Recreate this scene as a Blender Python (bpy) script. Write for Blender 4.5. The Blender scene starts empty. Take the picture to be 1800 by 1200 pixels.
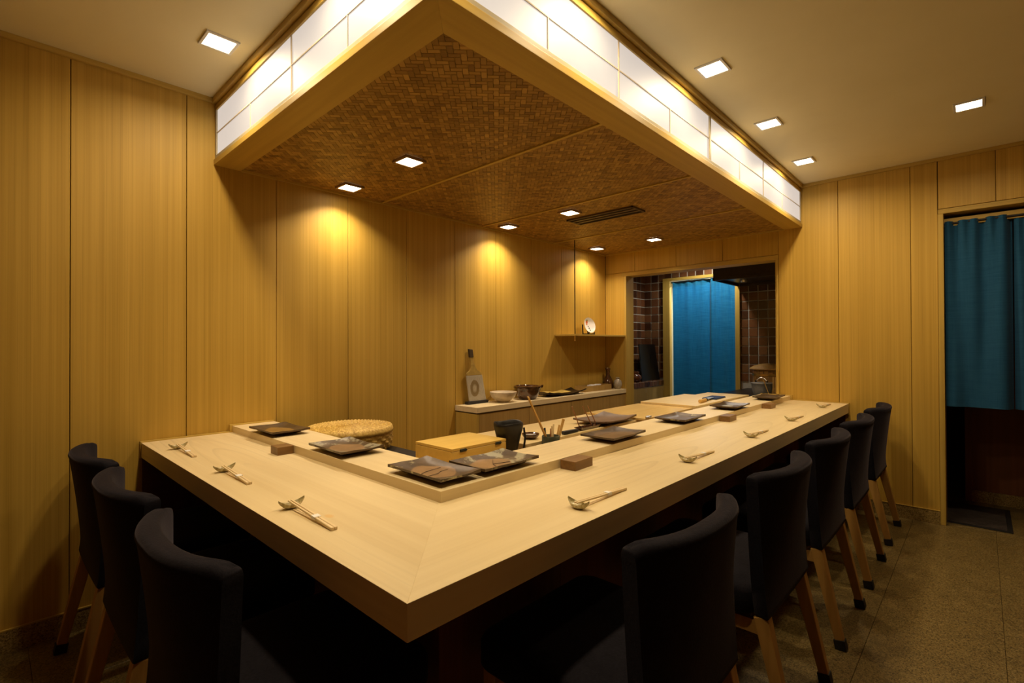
import bpy, bmesh, math, random
from mathutils import Vector, Matrix
random.seed(7)
R = math.radians
PI = math.pi
scene = bpy.context.scene
C = scene.collection

# ------------------------------------------------------------------ camera, world, exposure
cam_d = bpy.data.cameras.new('camera'); cam = bpy.data.objects.new('camera', cam_d); C.objects.link(cam)
cam_d.sensor_width = 36.0; cam_d.sensor_fit = 'HORIZONTAL'; cam_d.lens = 876.09 / 1800 * 36
cam_d.clip_start = 0.02
A, PT, RO = R(43.2784), R(0.4077), R(-0.1943)
fw = Vector((math.cos(A) * math.cos(PT), math.sin(A) * math.cos(PT), math.sin(PT)))
r0 = Vector((math.sin(A), -math.cos(A), 0)); u0 = r0.cross(fw)
rr = r0 * math.cos(RO) + u0 * math.sin(RO); uu = -r0 * math.sin(RO) + u0 * math.cos(RO)
m3 = Matrix((rr, uu, -fw)).transposed()
cam.matrix_world = Matrix.Translation((0, 0, 1.165)) @ m3.to_4x4()
scene.camera = cam
w = bpy.data.worlds.new('world'); scene.world = w; w.use_nodes = True
w.node_tree.nodes['Background'].inputs[0].default_value = (0.9, 0.55, 0.25, 1)
w.node_tree.nodes['Background'].inputs[1].default_value = 0.004
vs = scene.view_settings
vs.view_transform = 'Standard'; vs.look = 'None'; vs.gamma = 1.0; vs.use_curve_mapping = False
vs.exposure = 0.0
LAMP = (1.0, 0.78, 0.47)            # warm downlights in the ceiling
LAMP_CAN = (1.0, 0.81, 0.60)        # slightly whiter ones in the canopy
P_CEIL, P_CAN = 5.4, 4.0            # lamp power in watts
SPREAD_CEIL, SPREAD_CAN = 164, 126
SHOJI_E = 0.65

# ------------------------------------------------------------------ main dimensions (metres)
XW, YW = 4.235, 2.711               # right wall plane, long left wall plane
ZC, XC, YC = 0.740, 0.480, 0.691    # counter top, its outer edges
ZCE = 2.365                         # ceiling
XS, YS, ZB = 0.767, 0.977, 2.0445   # canopy outer edges and underside
X0, Y0 = -1.35, -1.45               # room ends behind the camera
PW = 0.4097                         # wall panel pitch

# ------------------------------------------------------------------ node helpers
def nmat(name):
    m = bpy.data.materials.new(name); m.use_nodes = True
    nt = m.node_tree; b = nt.nodes['Principled BSDF']
    return m, nt, b
def N(nt, t, **kw):
    n = nt.nodes.new(t)
    for k, v in kw.items(): setattr(n, k, v)
    return n
def inp(n, **kw):
    for k, v in kw.items(): n.inputs[k.replace('_', ' ')].default_value = v
def L(nt, a, b): nt.links.new(a, b)
def ramp(nt, fac, stops):
    r = N(nt, 'ShaderNodeValToRGB'); e = r.color_ramp.elements
    while len(e) < len(stops): e.new(0.5)
    for el, (p, c) in zip(e, stops):
        el.position = p; el.color = (*c, 1) if len(c) == 3 else c
    L(nt, fac, r.inputs[0]); return r
def mixc(nt, fac, a, b, mode='MIX'):
    n = N(nt, 'ShaderNodeMix', data_type='RGBA', blend_type=mode)
    if isinstance(fac, (int, float)): n.inputs[0].default_value = fac
    else: L(nt, fac, n.inputs[0])
    for i, v in ((6, a), (7, b)):
        if isinstance(v, tuple): n.inputs[i].default_value = (*v, 1)
        else: L(nt, v, n.inputs[i])
    return n.outputs[2]
def math_n(nt, op, a, b=None):
    n = N(nt, 'ShaderNodeMath', operation=op)
    for i, v in enumerate((a, b)):
        if v is None: continue
        if isinstance(v, (int, float)): n.inputs[i].default_value = v
        else: L(nt, v, n.inputs[i])
    return n.outputs[0]
def coords(nt, world, scale, loc=(0, 0, 0)):
    mp = N(nt, 'ShaderNodeMapping'); mp.inputs['Scale'].default_value = scale; mp.inputs['Location'].default_value = loc
    if world:
        g = N(nt, 'ShaderNodeNewGeometry'); L(nt, g.outputs['Position'], mp.inputs[0])
    else:
        t = N(nt, 'ShaderNodeTexCoord'); L(nt, t.outputs['Object'], mp.inputs[0])
    return mp.outputs[0]
def noise(nt, vec, scale=1, detail=4, rough=0.55, dist=0):
    n = N(nt, 'ShaderNodeTexNoise'); L(nt, vec, n.inputs['Vector'])
    inp(n, Scale=scale, Detail=detail, Roughness=rough, Distortion=dist); return n.outputs['Fac']
def bump(nt, b, h, strength=0.2, dist=0.002):
    n = N(nt, 'ShaderNodeBump'); inp(n, Strength=strength, Distance=dist); L(nt, h, n.inputs['Height']); L(nt, n.outputs[0], b.inputs['Normal'])
def randomize(nt, col, amt):
    oi = N(nt, 'ShaderNodeObjectInfo')
    mr = N(nt, 'ShaderNodeMapRange'); L(nt, oi.outputs['Random'], mr.inputs[0]); mr.inputs[3].default_value = 1 - amt; mr.inputs[4].default_value = 1 + amt
    h = N(nt, 'ShaderNodeHueSaturation'); L(nt, mr.outputs[0], h.inputs['Value']); L(nt, col, h.inputs['Color']); return h.outputs[0]

ZC_ = 0.74
def wood(name, dark, light, axis, world=True, across=70, along=0.8, rough=0.45, rand=0.05, cathedral=0.0, lines=0.0, bumpy=0.05, stain=None):
    """straight-grained wood; axis = the grain direction"""
    m, nt, b = nmat(name)
    def sc(a, l): return tuple(l if i == axis else a for i in range(3))
    v = coords(nt, world, sc(across, along))
    f1 = noise(nt, v, 1, 5, 0.6)
    v2 = coords(nt, world, sc(7, 0.25), (3.1, 1.7, 0.4))
    f2 = noise(nt, v2, 1, 3, 0.5)
    f = math_n(nt, 'ADD', math_n(nt, 'MULTIPLY', f1, 0.62), math_n(nt, 'MULTIPLY', f2, 0.38))
    col = ramp(nt, f, [(0.33, dark), (0.66, light)]).outputs[0]
    if cathedral:
        v3 = coords(nt, world, (1, 1, 1))
        sep = N(nt, 'ShaderNodeSeparateXYZ'); L(nt, v3, sep.inputs[0])
        al = sep.outputs[axis]; ac = sep.outputs[1 - axis]; zz = sep.outputs[2]
        c_al, c_ac = (1.15, 0.86) if axis == 0 else (1.45, 0.66)
        wob = noise(nt, coords(nt, world, sc(3.0, 1.2)), 1, 2)
        dy = math_n(nt, 'ADD', math_n(nt, 'SUBTRACT', ac, c_ac), math_n(nt, 'MULTIPLY', math_n(nt, 'SUBTRACT', wob, 0.5), 0.05))
        dz = math_n(nt, 'ADD', math_n(nt, 'MULTIPLY', math_n(nt, 'SUBTRACT', al, c_al), 0.085), math_n(nt, 'SUBTRACT', zz, ZC_))
        rad_ = math_n(nt, 'SQRT', math_n(nt, 'ADD', math_n(nt, 'MULTIPLY', dy, dy), math_n(nt, 'MULTIPLY', dz, dz)))
        wave = math_n(nt, 'FRACT', math_n(nt, 'MULTIPLY', math_n(nt, 'ADD', rad_, math_n(nt, 'MULTIPLY', wob, 0.02)), 36.0))
        # keep only the thin dark late-wood lines
        k2 = ramp(nt, wave, [(0.72, (0, 0, 0)), (0.95, (1, 1, 1)), (1.0, (0, 0, 0))])
        patch = ramp(nt, noise(nt, coords(nt, world, sc(2.2, 0.9), (0.6, 0.2, 0)), 1, 1), [(0.40, (0, 0, 0)), (0.62, (1, 1, 1))])
        fac = math_n(nt, 'MULTIPLY', math_n(nt, 'MULTIPLY', k2.outputs[0], patch.outputs[0]), cathedral)
        col = mixc(nt, fac, col, tuple(c * 0.72 for c in dark))
    if lines:
        fine = noise(nt, coords(nt, world, sc(260, 1.2)), 1, 2, 0.5)
        lm = ramp(nt, fine, [(0.56, (0, 0, 0)), (0.72, (1, 1, 1))])
        col = mixc(nt, math_n(nt, 'MULTIPLY', lm.outputs[0], lines), col, tuple(c * 0.55 for c in dark))
    if stain:
        sv = coords(nt, world, (1 / 0.012, 1 / 0.02, 0), (-stain[0] / 0.012, -stain[1] / 0.02, 0))
        sl = N(nt, 'ShaderNodeVectorMath', operation='LENGTH'); L(nt, sv, sl.inputs[0])
        sm = ramp(nt, sl.outputs['Value'], [(0.5, (1, 1, 1)), (1.3, (0, 0, 0))])
        col = mixc(nt, math_n(nt, 'MULTIPLY', sm.outputs[0], 0.55), col, (0.72, 0.42, 0.10))
    if rand: col = randomize(nt, col, rand)
    L(nt, col, b.inputs['Base Color'])
    inp(b, Roughness=rough); b.inputs['Specular IOR Level'].default_value = 0.35
    if bumpy: bump(nt, b, f1, bumpy, 0.001)
    return m

def plain(name, col, rough=0.5, metal=0.0, spec=0.5, nscale=0, namt=0.0, coat=0.0, world=False, bmp=0.0):
    m, nt, b = nmat(name)
    if nscale:
        f = noise(nt, coords(nt, world, (nscale,) * 3), 1, 4)
        c = ramp(nt, f, [(0.3, tuple(x * (1 - namt) for x in col)), (0.7, tuple(min(1, x * (1 + namt)) for x in col))]).outputs[0]
        L(nt, c, b.inputs['Base Color'])
        if bmp: bump(nt, b, f, bmp, 0.002)
    else: b.inputs['Base Color'].default_value = (*col, 1)
    inp(b, Roughness=rough, Metallic=metal); b.inputs['Specular IOR Level'].default_value = spec
    b.inputs['Coat Weight'].default_value = coat
    return m

def emit(name, col, e, base=(0.8, 0.8, 0.8)):
    m, nt, b = nmat(name); b.inputs['Base Color'].default_value = (*base, 1)
    b.inputs['Emission Color'].default_value = (*col, 1); b.inputs['Emission Strength'].default_value = e
    inp(b, Roughness=0.7); return m

M = {}
M['wall'] = wood('cedar_panel', (0.45, 0.272, 0.036), (0.61, 0.38, 0.068), 2, True, 75, 0.35, 0.5, 0.04, lines=0.30)
M['trimx'] = wood('trim_wood_x', (0.44, 0.285, 0.05), (0.58, 0.39, 0.085), 0, True, 60, 1.5, 0.5)
M['trimy'] = wood('trim_wood_y', (0.44, 0.285, 0.05), (0.58, 0.39, 0.085), 1, True, 60, 1.5, 0.5)
M['trimz'] = wood('trim_wood_z', (0.44, 0.285, 0.05), (0.58, 0.39, 0.085), 2, True, 60, 1.5, 0.5)
M['beamx'] = wood('beam_wood_x', (0.44, 0.285, 0.055), (0.56, 0.37, 0.08), 0, True, 30, 1.0, 0.5, 0.02)
M['beamy'] = wood('beam_wood_y', (0.44, 0.285, 0.055), (0.56, 0.37, 0.08), 1, True, 30, 1.0, 0.5, 0.02)
M['hinx'] = wood('cypress_x', (0.70, 0.55, 0.30), (0.80, 0.655, 0.385), 0, True, 40, 0.7, 0.42, 0.015, cathedral=0.34)
M['hiny'] = wood('cypress_y', (0.70, 0.55, 0.30), (0.80, 0.655, 0.385), 1, True, 40, 0.7, 0.42, 0.015, cathedral=0.34, stain=(0.594, 1.188))
M['board'] = wood('cutting_board', (0.73, 0.545, 0.25), (0.82, 0.645, 0.325), 0, True, 40, 0.9, 0.32, 0.04)
M['boardy'] = wood('cutting_board_amber', (0.69, 0.46, 0.155), (0.78, 0.555, 0.215), 0, True, 40, 0.9, 0.22, 0.02)
M['under'] = wood('red_brown_panel', (0.16, 0.055, 0.022), (0.22, 0.08, 0.03), 2, True, 40, 0.8, 0.45)
M['oak'] = wood('oak_leg', (0.37, 0.20, 0.048), (0.50, 0.285, 0.078), 2, False, 60, 2.0, 0.4, 0.06)
M['darkwood'] = wood('dark_handle_wood', (0.05, 0.034, 0.018), (0.09, 0.06, 0.032), 2, False, 60, 4.0, 0.45)
M['boxwood'] = wood('box_wood', (0.66, 0.42, 0.085), (0.78, 0.53, 0.13), 0, True, 40, 2.0, 0.45, 0.03)
M['walnut'] = wood('walnut', (0.19, 0.100, 0.033), (0.32, 0.175, 0.060), 0, False, 60, 5.0, 0.4, 0.1)
M['cabinet'] = wood('cabinet_veneer', (0.34, 0.21, 0.055), (0.46, 0.295, 0.09), 2, True, 60, 0.5, 0.5, 0.03, lines=0.2)
M['bamboo_stick'] = wood('bamboo_stick', (0.58, 0.34, 0.09), (0.70, 0.44, 0.14), 2, False, 80, 3.0, 0.4, 0.08)
M['redstick'] = plain('lacquered_stick', (0.33, 0.13, 0.035), 0.35)
M['chop'] = wood('chopstick_wood', (0.78, 0.60, 0.33), (0.90, 0.73, 0.45), 0, False, 120, 6.0, 0.5, 0.03)
M['paper'] = plain('white_paper', (0.86, 0.84, 0.82), 0.8)
M['dark_seam'] = plain('dark_backing', (0.035, 0.020, 0.008), 0.9, nscale=20, namt=0.2)
M['black'] = plain('black_rubber', (0.012, 0.011, 0.011), 0.6, nscale=40, namt=0.3)
M['blacktop'] = plain('black_worktop', (0.010, 0.009, 0.008), 0.5, nscale=30, namt=0.3)
M['steel'] = plain('brushed_steel', (0.62, 0.60, 0.56), 0.28, 1.0, nscale=60, namt=0.08)
M['alu'] = plain('aluminium', (0.52, 0.51, 0.48), 0.4, 0.55, nscale=40, namt=0.12, bmp=0.15)
M['brass'] = plain('brass', (0.75, 0.48, 0.14), 0.3, 1.0, nscale=30, namt=0.05)
M['iron'] = plain('dark_iron', (0.05, 0.045, 0.04), 0.35, 0.9, nscale=40, namt=0.2)
M['hinge'] = plain('hinge_metal', (0.045, 0.05, 0.042), 0.35, 0.8, nscale=60, namt=0.2)
M['lampframe'] = plain('lamp_bezel_white', (0.75, 0.71, 0.62), 0.5)
M['vent'] = plain('vent_dark', (0.085, 0.045, 0.016), 0.5, nscale=30, namt=0.1)
M['lampframe_b'] = plain('lamp_bezel_brown', (0.30, 0.185, 0.075), 0.5, nscale=30, namt=0.1)
M['lamp'] = emit('lamp_diffuser', (1.0, 0.83, 0.58), 13.0)
M['lampk'] = emit('kitchen_lamp', (1.0, 0.88, 0.68), 14.0)
M['frame_pale'] = wood('shoji_rail', (0.40, 0.34, 0.23), (0.48, 0.42, 0.29), 0, True, 40, 1.0, 0.5, 0.0)
M['muntin'] = plain('shoji_bar', (0.60, 0.50, 0.36), 0.6, nscale=30, namt=0.06)

def shoji():
    m, nt, b = nmat('shoji_paper')
    f = noise(nt, coords(nt, True, (9, 9, 9)), 1, 5, 0.6)
    L(nt, ramp(nt, f, [(0.3, (0.085, 0.09, 0.10)), (0.7, (0.10, 0.106, 0.117))]).outputs[0], b.inputs['Base Color'])
    b.inputs['Emission Color'].default_value = (1.0, 0.87, 0.765, 1); b.inputs['Emission Strength'].default_value = SHOJI_E
    inp(b, Roughness=0.55); return m
M['shoji'] = shoji()

def plaster():
    m, nt, b = nmat('ceiling_plaster')
    f = noise(nt, coords(nt, True, (3, 3, 3)), 1, 4)
    L(nt, ramp(nt, f, [(0.3, (0.79, 0.70, 0.42)), (0.7, (0.83, 0.74, 0.46))]).outputs[0], b.inputs['Base Color'])
    bump(nt, b, noise(nt, coords(nt, True, (140,) * 3), 1, 3), 0.06, 0.002)
    inp(b, Roughness=0.9); return m
M['plaster'] = plaster()

def stone(name, k=1.0):
    m, nt, b = nmat(name)
    v = coords(nt, True, (1, 1, 1))
    vo = N(nt, 'ShaderNodeTexVoronoi', feature='F1'); L(nt, v, vo.inputs['Vector']); inp(vo, Scale=260.0)
    sp = N(nt, 'ShaderNodeSeparateColor'); L(nt, vo.outputs['Color'], sp.inputs[0])
    f2 = noise(nt, v, 9, 4)
    base = ramp(nt, sp.outputs[0], [(0.0, (0.10 * k, 0.062 * k, 0.018 * k)), (0.35, (0.26 * k, 0.178 * k, 0.055 * k)), (0.75, (0.36 * k, 0.255 * k, 0.085 * k)), (1.0, (0.46 * k, 0.34 * k, 0.14 * k))]).outputs[0]
    tone = ramp(nt, f2, [(0.3, (0.78, 0.76, 0.72)), (0.7, (1.05, 1.03, 1.0))]).outputs[0]
    col = mixc(nt, 1.0, base, tone, 'MULTIPLY')
    L(nt, randomize(nt, col, 0.03), b.inputs['Base Color'])
    inp(b, Roughness=0.42); b.inputs['Specular IOR Level'].default_value = 0.4
    bump(nt, b, sp.outputs[0], 0.04, 0.001)
    return m
M['floor'] = stone('speckled_stone_floor', 0.67); M['base'] = stone('speckled_stone_base', 1.05)

def fabric(name, col, hi, sheen=0.5):
    m, nt, b = nmat(name)
    f = noise(nt, coords(nt, False, (160, 160, 160)), 1, 3, 0.7)
    f2 = noise(nt, coords(nt, False, (14, 14, 14)), 1, 3)
    f3 = math_n(nt, 'ADD', math_n(nt, 'MULTIPLY', f, 0.6), math_n(nt, 'MULTIPLY', f2, 0.4))
    L(nt, ramp(nt, f3, [(0.35, col), (0.7, hi)]).outputs[0], b.inputs['Base Color'])
    inp(b, Roughness=0.95); b.inputs['Specular IOR Level'].default_value = 0.1
    b.inputs['Sheen Weight'].default_value = sheen; b.inputs['Sheen Roughness'].default_value = 0.4
    b.inputs['Sheen Tint'].default_value = (0.62, 0.52, 0.60, 1)
    bump(nt, b, f, 0.35, 0.002); return m
M['navy'] = fabric('navy_velour', (0.006, 0.0055, 0.0085), (0.0145, 0.013, 0.018), 0.13)
M['mat'] = fabric('mat_pile', (0.030, 0.023, 0.020), (0.075, 0.058, 0.050), 0.05)
M['cloth'] = fabric('navy_cloth', (0.012, 0.03, 0.09), (0.03, 0.07, 0.17), 0.2)

def linen(name, c1, c2, emis=0.0):
    m, nt, b = nmat(name)
    f = noise(nt, coords(nt, True, (9, 9, 190)), 1, 4, 0.6)
    g = noise(nt, coords(nt, True, (160, 160, 6)), 1, 3, 0.6)
    f3 = math_n(nt, 'ADD', math_n(nt, 'MULTIPLY', f, 0.65), math_n(nt, 'MULTIPLY', g, 0.35))
    L(nt, ramp(nt, f3, [(0.34, c1), (0.68, c2)]).outputs[0], b.inputs['Base Color'])
    inp(b, Roughness=0.9); b.inputs['Specular IOR Level'].default_value = 0.15
    b.inputs['Sheen Weight'].default_value = 0.1
    bump(nt, b, f3, 0.2, 0.001)
    tr = N(nt, 'ShaderNodeBsdfTranslucent'); tr.inputs[0].default_value = (*c2, 1)
    mx = N(nt, 'ShaderNodeMixShader'); mx.inputs[0].default_value = 0.35
    out = nt.nodes['Material Output']; L(nt, b.outputs[0], mx.inputs[1]); L(nt, tr.outputs[0], mx.inputs[2]); L(nt, mx.outputs[0], out.inputs[0])
    return m
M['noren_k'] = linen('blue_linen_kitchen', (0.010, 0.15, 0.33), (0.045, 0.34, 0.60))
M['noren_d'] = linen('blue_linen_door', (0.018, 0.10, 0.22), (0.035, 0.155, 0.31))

def strip_mat():
    m, nt, b = nmat('woven_bamboo')
    at = N(nt, 'ShaderNodeAttribute', attribute_name='tone')
    f = noise(nt, coords(nt, True, (90, 90, 90)), 1, 3)
    f = math_n(nt, 'ADD', math_n(nt, 'MULTIPLY', at.outputs['Fac'], 0.8), math_n(nt, 'MULTIPLY', f, 0.2))
    L(nt, ramp(nt, f, [(0.1, (0.16, 0.080, 0.014)), (0.5, (0.32, 0.178, 0.036)), (1.0, (0.52, 0.31, 0.075))]).outputs[0], b.inputs['Base Color'])
    inp(b, Roughness=0.5); b.inputs['Specular IOR Level'].default_value = 0.3; return m
M['weave'] = strip_mat()

def straw():
    m, nt, b = nmat('straw')
    f = noise(nt, coords(nt, False, (60, 60, 60)), 1, 5, 0.7)
    L(nt, ramp(nt, f, [(0.28, (0.36, 0.19, 0.03)), (0.55, (0.64, 0.42, 0.09)), (0.8, (0.80, 0.60, 0.20))]).outputs[0], b.inputs['Base Color'])
    inp(b, Roughness=0.6); bump(nt, b, f, 0.3, 0.002); return m
M['straw'] = straw()

def tilemat():
    m, nt, b = nmat('brown_glazed_tile')
    oi = N(nt, 'ShaderNodeObjectInfo')
    c = ramp(nt, oi.outputs['Random'], [(0.0, (0.055, 0.020, 0.010)), (0.4, (0.135, 0.055, 0.022)), (0.75, (0.20, 0.075, 0.030)), (1.0, (0.24, 0.12, 0.05))]).outputs[0]
    f = noise(nt, coords(nt, True, (25, 25, 25)), 1, 3)
    col = mixc(nt, math_n(nt, 'MULTIPLY', f, 0.5), c, (0.05, 0.02, 0.01))
    L(nt, col, b.inputs['Base Color']); inp(b, Roughness=0.22); bump(nt, b, f, 0.1, 0.002); return m
M['tile'] = tilemat()
M['grout'] = plain('grout', (0.50, 0.47, 0.40), 0.9, nscale=60, namt=0.12, world=True)

def plate_mat(name, rim, body, pool, patch, ell, seed, patch_lo=0.56):
    """wood-fired dish: dark rim, round resist mark, pale ash patches"""
    m, nt, b = nmat(name)
    t = N(nt, 'ShaderNodeTexCoord'); mp = N(nt, 'ShaderNodeMapping'); L(nt, t.outputs['Object'], mp.inputs[0])
    mp.inputs['Scale'].default_value = (1 / ell[0], 1 / ell[1], 0.0); mp.inputs['Location'].default_value = (-ell[2] / ell[0], -ell[3] / ell[1], 0)
    ln = N(nt, 'ShaderNodeVectorMath', operation='LENGTH'); L(nt, mp.outputs[0], ln.inputs[0])
    wob = noise(nt, coords(nt, False, (14, 14, 14), (seed, 0, 0)), 1, 3)
    d = math_n(nt, 'ADD', ln.outputs['Value'], math_n(nt, 'MULTIPLY', math_n(nt, 'SUBTRACT', wob, 0.5), 0.35))
    cm = ramp(nt, d, [(0.93, (1, 1, 1)), (1.02, (0, 0, 0))])
    n1 = noise(nt, coords(nt, False, (22, 22, 22), (seed, seed, 0)), 1, 5, 0.65)
    bod = ramp(nt, n1, [(0.3, rim), (0.7, body)]).outputs[0]
    n2 = noise(nt, coords(nt, False, (16, 16, 16), (0, seed * 2, seed)), 1, 4, 0.6)
    pm = ramp(nt, n2, [(patch_lo, (0, 0, 0)), (patch_lo + 0.07, (1, 1, 1))])
    bod = mixc(nt, pm.outputs[0], bod, patch)
    pl = ramp(nt, n1, [(0.25, tuple(c * 0.6 for c in pool)), (0.7, pool)]).outputs[0]
    col = mixc(nt, cm.outputs[0], bod, pl)
    L(nt, col, b.inputs['Base Color']); inp(b, Roughness=0.38); bump(nt, b, n1, 0.25, 0.003)
    return m

# ------------------------------------------------------------------ mesh helpers
class MB:
    def __init__(s): s.v = []; s.f = []
    def add(s, vs, fs):
        o = len(s.v); s.v += [tuple(p) for p in vs]; s.f += [tuple(i + o for i in f) for f in fs]; return s
    def box(s, x0, x1, y0, y1, z0, z1):
        return s.add([(x0, y0, z0), (x1, y0, z0), (x1, y1, z0), (x0, y1, z0), (x0, y0, z1), (x1, y0, z1), (x1, y1, z1), (x0, y1, z1)],
                     [(0, 3, 2, 1), (4, 5, 6, 7), (0, 1, 5, 4), (1, 2, 6, 5), (2, 3, 7, 6), (3, 0, 4, 7)])
    def prism(s, poly, z0, z1):
        n = len(poly)
        vs = [(x, y, z0) for x, y in poly] + [(x, y, z1) for x, y in poly]
        fs = [tuple(reversed(range(n))), tuple(range(n, 2 * n))] + [(i, (i + 1) % n, n + (i + 1) % n, n + i) for i in range(n)]
        return s.add(vs, fs)
    def loft(s, rings, cap=True):
        n = len(rings[0]); vs = [p for r in rings for p in r]; fs = []
        for k in range(len(rings) - 1):
            for i in range(n):
                a = k * n + i; b = k * n + (i + 1) % n; fs.append((a, b, b + n, a + n))
        if cap: fs += [tuple(reversed(range(n))), tuple(range((len(rings) - 1) * n, len(rings) * n))]
        return s.add(vs, fs)
    def tube(s, pts, rad, n=8, cap=True, square=False):
        pts = [Vector(p) for p in pts]; rings = []
        if not isinstance(rad, (list, tuple)): rad = [rad] * len(pts)
        for i, p in enumerate(pts):
            d = (pts[min(i + 1, len(pts) - 1)] - pts[max(i - 1, 0)]).normalized()
            up = Vector((0, 0, 1)) if abs(d.z) < 0.95 else Vector((0, 1, 0))
            a = d.cross(up).normalized(); b = d.cross(a).normalized()
            off = PI / n if square else 0; k = math.sqrt(2) if square else 1
            rings.append([p + (a * math.cos(2 * PI * j / n + off) + b * math.sin(2 * PI * j / n + off)) * rad[i] * k for j in range(n)])
        return s.loft(rings, cap)
    def lathe(s, prof, n=32, c=(0, 0, 0)):
        rings = [[(c[0] + r * math.cos(2 * PI * j / n), c[1] + r * math.sin(2 * PI * j / n), c[2] + z) for j in range(n)] for r, z in prof]
        return s.loft(rings, True)
    def bar(s, p0, p1, w, h, w1=None, h1=None):
        """tapered rectangular bar between two points (w along x-ish, h the other way)"""
        p0, p1 = Vector(p0), Vector(p1); d = (p1 - p0).normalized()
        up = Vector((0, 0, 1)) if abs(d.z) < 0.9 else Vector((0, 1, 0))
        a = d.cross(up).normalized(); b = a.cross(d).normalized(); w1 = w if w1 is None else w1; h1 = h if h1 is None else h1
        rings = []
        for p, ww, hh in ((p0, w, h), (p1, w1, h1)):
            rings.append([p + a * sx * ww / 2 + b * sy * hh / 2 for sx, sy in ((-1, -1), (1, -1), (1, 1), (-1, 1))])
        return s.loft(rings, True)
    def build(s, name, mat, parent=None, smooth=False, bevel=0.0, seg=2, loc=(0, 0, 0), rotz=0.0, angle=40):
        me = bpy.data.meshes.new(name); me.from_pydata(s.v, [], s.f)
        bm = bmesh.new(); bm.from_mesh(me)
        bmesh.ops.recalc_face_normals(bm, faces=bm.faces)
        if bevel:
            ed = [e for e in bm.edges if len(e.link_faces) == 2 and e.calc_face_angle(0) > 0.6]
            bmesh.ops.bevel(bm, geom=ed, offset=bevel, segments=seg, affect='EDGES', profile=0.6, clamp_overlap=True)
        if smooth:
            for f in bm.faces: f.smooth = True
            for e in bm.edges:
                if len(e.link_faces) == 2 and e.calc_face_angle(0) > R(angle): e.smooth = False
        bm.to_mesh(me); bm.free()
        me.materials.append(M[mat] if isinstance(mat, str) else mat)
        o = bpy.data.objects.new(name, me); C.objects.link(o)
        o.location = loc; o.rotation_euler = (0, 0, rotz)
        if parent is not None: o.parent = parent
        return o
def tag(o, label, cat, group=None):
    o['label'] = label; o['category'] = cat
    if group: o['group'] = group
    return o
def thing(name, label, cat, loc=(0, 0, 0), rotz=0.0, group=None):
    o = bpy.data.objects.new(name, None); C.objects.link(o); o.location = loc; o.rotation_euler = (0, 0, rotz)
    o.empty_display_size = 0.05
    return tag(o, label, cat, group)
def struct(o, label=None):
    o['kind'] = 'structure'
    if label: o['label'] = label
    return o
def dup(root, loc, rotz, label, group=None):
    r = root.copy(); C.objects.link(r); r.location = loc; r.rotation_euler = (0, 0, rotz); r['label'] = label
    if group: r['group'] = group
    def rec(a, b):
        for ch in [c for c in a.children]:
            c = ch.copy(); C.objects.link(c); c.parent = b; rec(ch, c)
    rec(root, r); return r
_cache = {}
def share(key, make):
    """object that shares mesh data with earlier ones of the same key"""
    if key in _cache:
        src = _cache[key]; o = src.copy(); o.parent = None; C.objects.link(o); return o
    o = make(); _cache[key] = o; return o

# ================================================================== THE ROOM
# ---- floor: long stone strips
fl = struct(MB().box(X0, 7.2, Y0, 3.4, -0.06, -0.004).build('floor', 'dark_seam'), 'speckled brown stone floor')
rows = [Y0] + [0.337 - 0.395 * k for k in range(4, -1, -1) if 0.337 - 0.395 * k > Y0 + 0.05] + [0.337 + 0.395 * k for k in range(1, 8) if 0.337 + 0.395 * k < 3.3] + [3.4]
cols = [X0, 0.123, 4.28, 7.2]
for a, b in zip(rows[:-1], rows[1:]):
    for c, d in zip(cols[:-1], cols[1:]):
        MB().box(c + .0006, d - .0006, a + .0006, b - .0006, -0.012, 0.0).build('tile', 'floor', fl, bevel=0.001, seg=1)

# ---- long wall (left in view): panels on a dark backing
wl = struct(MB().box(X0, XW + 0.14, YW + 0.012, YW + 0.12, 0, ZCE).build('wall_left', 'dark_seam'), 'long cedar-panelled wall')
e = [X0] + [0.2442 + PW * i for i in range(-3, 10)] + [XW]
for a, b in zip(e[:-1], e[1:]):
    MB().box(a + .0013, b - .0013, YW, YW + 0.012, 0.085, ZCE - 0.001).build('panel', 'wall', wl, bevel=0.0015, seg=1)
bl = struct(MB().box(X0, 0.80, YW - 0.008, YW, 0, 0.085).build('baseboard_left', 'base', bevel=0.002), 'speckled stone skirting under the panelled wall')
MB().box(X0, 0.80, YW - 0.010, YW, 0.085, 0.090).build('cap_strip', 'trimx', bl)
struct(MB().box(X0, XS - 0.002, YW - 0.016, YW, ZCE - 0.022, ZCE).build('trim_1', 'trimx', bevel=0.002), 'thin wooden cornice on the panelled wall')

# ---- right wall with kitchen opening and doorway
KY0, KY1, KZ = 1.165, 2.478, 1.822
DY, DZ = 0.172, 2.00
TH = 0.13
mb = MB()
mb.box(XW + 0.012, XW + TH, DY + 0.027, KY0 - 0.021, 0, ZCE).box(XW + 0.012, XW + TH, KY1 + 0.023, YW + 0.012, 0, ZCE).box(XW + 0.012, XW + TH, KY0 - 0.021, KY1 + 0.023, KZ + 0.035, ZCE)
mb.box(XW + 0.012, XW + TH, Y0, DY + 0.027, DZ + 0.029, ZCE).box(XW + 0.012, XW + TH, Y0, -1.05, 0, DZ)
wr = struct(mb.build('wall_right', 'dark_seam'), 'cedar-panelled end wall with two openings')
e = [DY + 0.028] + [0.3385 + PW * i for i in range(0, 2)] + [KY0 - 0.022]
for a, b in zip(e[:-1], e[1:]):
    MB().box(XW, XW + 0.012, a + .0013, b - .0013, 0.085, ZCE - 0.001).build('panel', 'wall', wr, bevel=0.0015, seg=1)
MB().box(XW, XW + 0.012, KY1 + 0.026, YW - .001, 0.0, KZ + 0.036).build('panel', 'wall', wr, bevel=0.0015, seg=1)
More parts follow.
